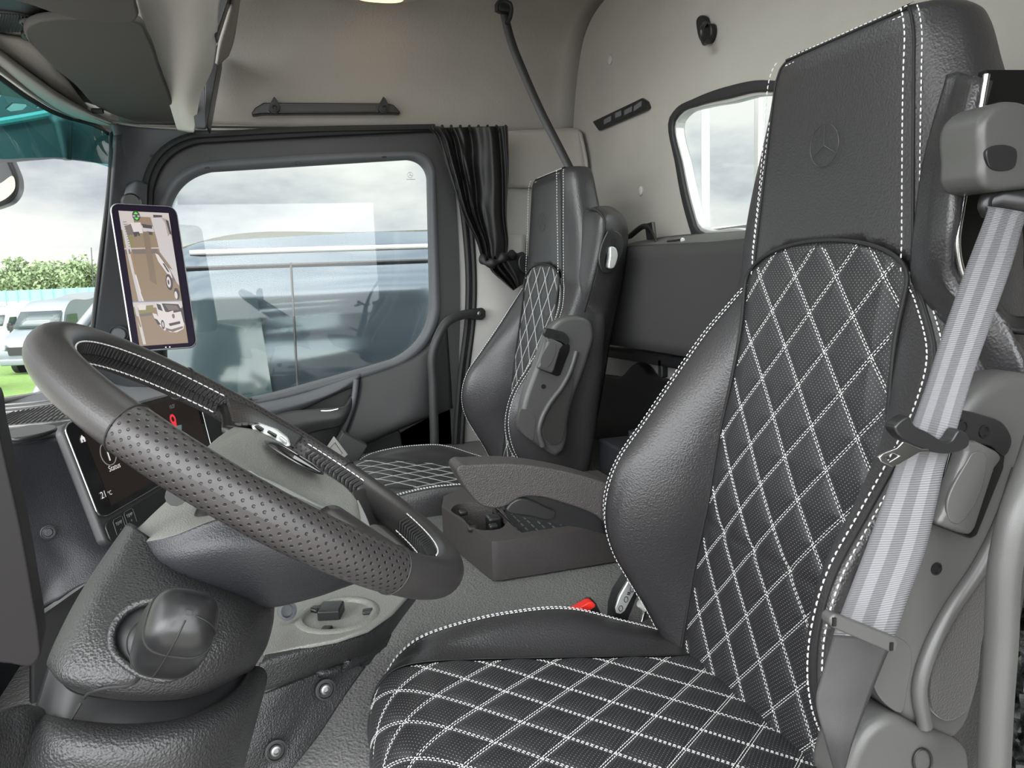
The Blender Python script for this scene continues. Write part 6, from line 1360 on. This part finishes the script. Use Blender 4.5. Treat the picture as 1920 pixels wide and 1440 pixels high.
put('key_barrel', MB().lathe(PY(536, 1145, 1.02), unit(A(.3, -1, .3)), [(.012, 0), (.013, .008), (.009, .009), (.008, .003), (.001, .003)], 20), M['pillar'], co)

# ---- storage box with cup holders on the tunnel
ZF = .453
bA = PZ(930, 1090, ZF); Yn = bA[1]; zt2 = PY(930, 1016, Yn)[2]
bB = PZ(828, 950, zt2); bC = PZ(832, 930, zt2); bD = PZ(880, 915, zt2)
sb = thing('storage_box', 'dark plastic tray box with cup holders on the floor between the seats', 'tray box', A(bA[0]+.15, Yn+.15, ZF))
P = [A(bA[0]+.012, Yn, 0), A(bA[0]-.004, Yn+.006, 0), A(bB[0], bB[1], 0), A(bC[0], bC[1], 0), A(bD[0], bD[1]+.02, 0), A(.76, bD[1]+.02, 0), A(.76, Yn, 0)]
c1 = PZ(893, 966, zt2); c2 = PZ(935, 980, zt2)
def circ(c, r, n=30, a0=0, a1=2*math.pi): return [A(c[0]+r*math.cos(t), c[1]+r*math.sin(t), 0) for t in np.linspace(a0, a1, n, endpoint=False)]
h1 = crv([PZ(x, y, zt2) for x, y in ((846, 955), (856, 946), (900, 942), (935, 948), (945, 960), (950, 980), (935, 992), (905, 994), (880, 985), (868, 972))], 40, True); h1 = [A(p[0], p[1], 0) for p in h1]
mx0 = PZ(962, 985, zt2)[0]; h2 = [A(mx0, Yn+.03, 0), A(mx0, bD[1]-.03, 0), A(.70, bD[1]-.03, 0), A(.70, Yn+.03, 0)]
put('body', MB().prism([p+A(0, 0, zt2) for p in P], (0, 0, ZF-zt2), [[p+A(0, 0, zt2) for p in h1], [p+A(0, 0, zt2) for p in h2]]), M['armplastic'], sb, bevel=.008, seg=3)
put('cup_floor', MB().prism([p+A(0, 0, ZF+.006) for p in h1], (0, 0, .004)), M['satin'], sb)
mt = put('ribbed_mat', MB().prism([p+A(0, 0, zt2-.022) for p in h2], (0, 0, .004)), M['rubber'], sb)
b = MB()
for i in range(16):
    for j in range(9):
        c = A(mx0+.014+i*.019, Yn+.05+j*.028+(i % 2)*.014, zt2-.017)
        if c[1] < bD[1]-.04 and c[0] < .69: b.box(c, (.0025, .017, .002))
put('mat_ribs', b, M['pillar'], mt)
for x, y in ((868, 958), (885, 988), (925, 984), (938, 953)):
    c = PZ(x, y, zt2); put('grip_finger', MB().box(A(c[0], c[1], zt2-.004), (.02, .016, .012)), M['satin'], sb, bevel=.004)
put('divider', MB().box(A(PZ(925, 965, zt2)[0], PZ(925, 965, zt2)[1], (ZF+zt2)/2), (.03, .035, zt2-ZF-.004)), M['satin'], sb, bevel=.006, seg=3)

# ---- things at the edges
ld = thing('side_display', 'dark edge of a display at the left edge of the view', 'display', PY(20, 1100, .28))
put('housing', MB().prism(crv(pr_([(-90, 720, .28), (-20, 735, .28), (-4, 800, .28), (12, 870, .28), (38, 985, .28), (62, 1120, .28), (74, 1200, .28), (75, 1232, .28), (60, 1250, .28), (20, 1246, .28), (-90, 1232, .28)]), 90, True), (-.004, .022, 0)), mat('display_shell', (.010, .009, .010), .5, spec=.2), ld, bevel=.006, seg=4)
gb2 = thing('grab_bar', 'grey padded grab bar beside the driver seat at the right edge', 'grab bar', PY(1875, 1300, .45))
put('bar', MB().tube(crv([PY(1960, 800, .46), PY(1935, 880, .455), PY(1905, 965, .45), PY(1886, 1050, .45), PY(1877, 1200, .45), PY(1868, 1330, .45), PY(1862, 1480, .45)], 60), .0128, 18), M['shell'], gb2, smooth=80)
bc = put('base_cover', MB().prism(crv([PY(x, y, .505) for x, y in ((1586, 1470), (1600, 1420), (1630, 1370), (1670, 1345), (1730, 1366), (1790, 1385), (1815, 1400), (1820, 1480))], 60, True), (0, .05, 0)), M['shell'], drv, bevel=.01, seg=3)
put('cap_ring', MB().tube([PY(1730+17*math.cos(t), 1428+24*math.sin(t), .503) for t in np.linspace(0, 2*math.pi, 40)], .0012, 6, cap=False), M['black'], bc)
# crumpled clear wrapping behind the bar
M['film'] = mat('clear_film', (.25, .26, .26), .08, coat=1)
r3 = np.random.default_rng(3); G = np.zeros((40, 24, 3))
for j in range(40):
    for i in range(24): p = PY(1815+i*7, 1130+j*9, .62+.02*math.sin(i*.9+j*.5)+.012*r3.normal()); G[j, i] = p
pf = put('wrapping_film', MB().grid(G), M['film'], solid=.001, smooth=0); tag(pf, 'crumpled clear plastic film behind the grab bar at the lower right', 'plastic film')
# small device box with a pale label by the door
dbx = thing('device_box', 'small grey box with a pale printed label beside the passenger seat', 'box', PY(640, 850, 2.38))
c = PY(650, 846, 2.38); u = unit(A(.8, 0, -.55)); v_ = unit(A(.55, 0, .8))
put('body', MB().box(c, (.09, .05, .10), (u, A(0, 1, 0), v_)), M['sill'], dbx, bevel=.004)
lb = put('label', MB().prism([PY(x, y, 2.354) for x, y in ((606, 848), (626, 818), (652, 852), (632, 870))], (0, .002, 0)), M['trimlight'], dbx)
b = MB()
P = [PY(x, y, 2.353) for x, y in ((617, 842), (628, 830), (642, 850), (630, 858))]; b.tube(P+[P[0]], .001, 4); put('label_print', b, M['satin'], lb)
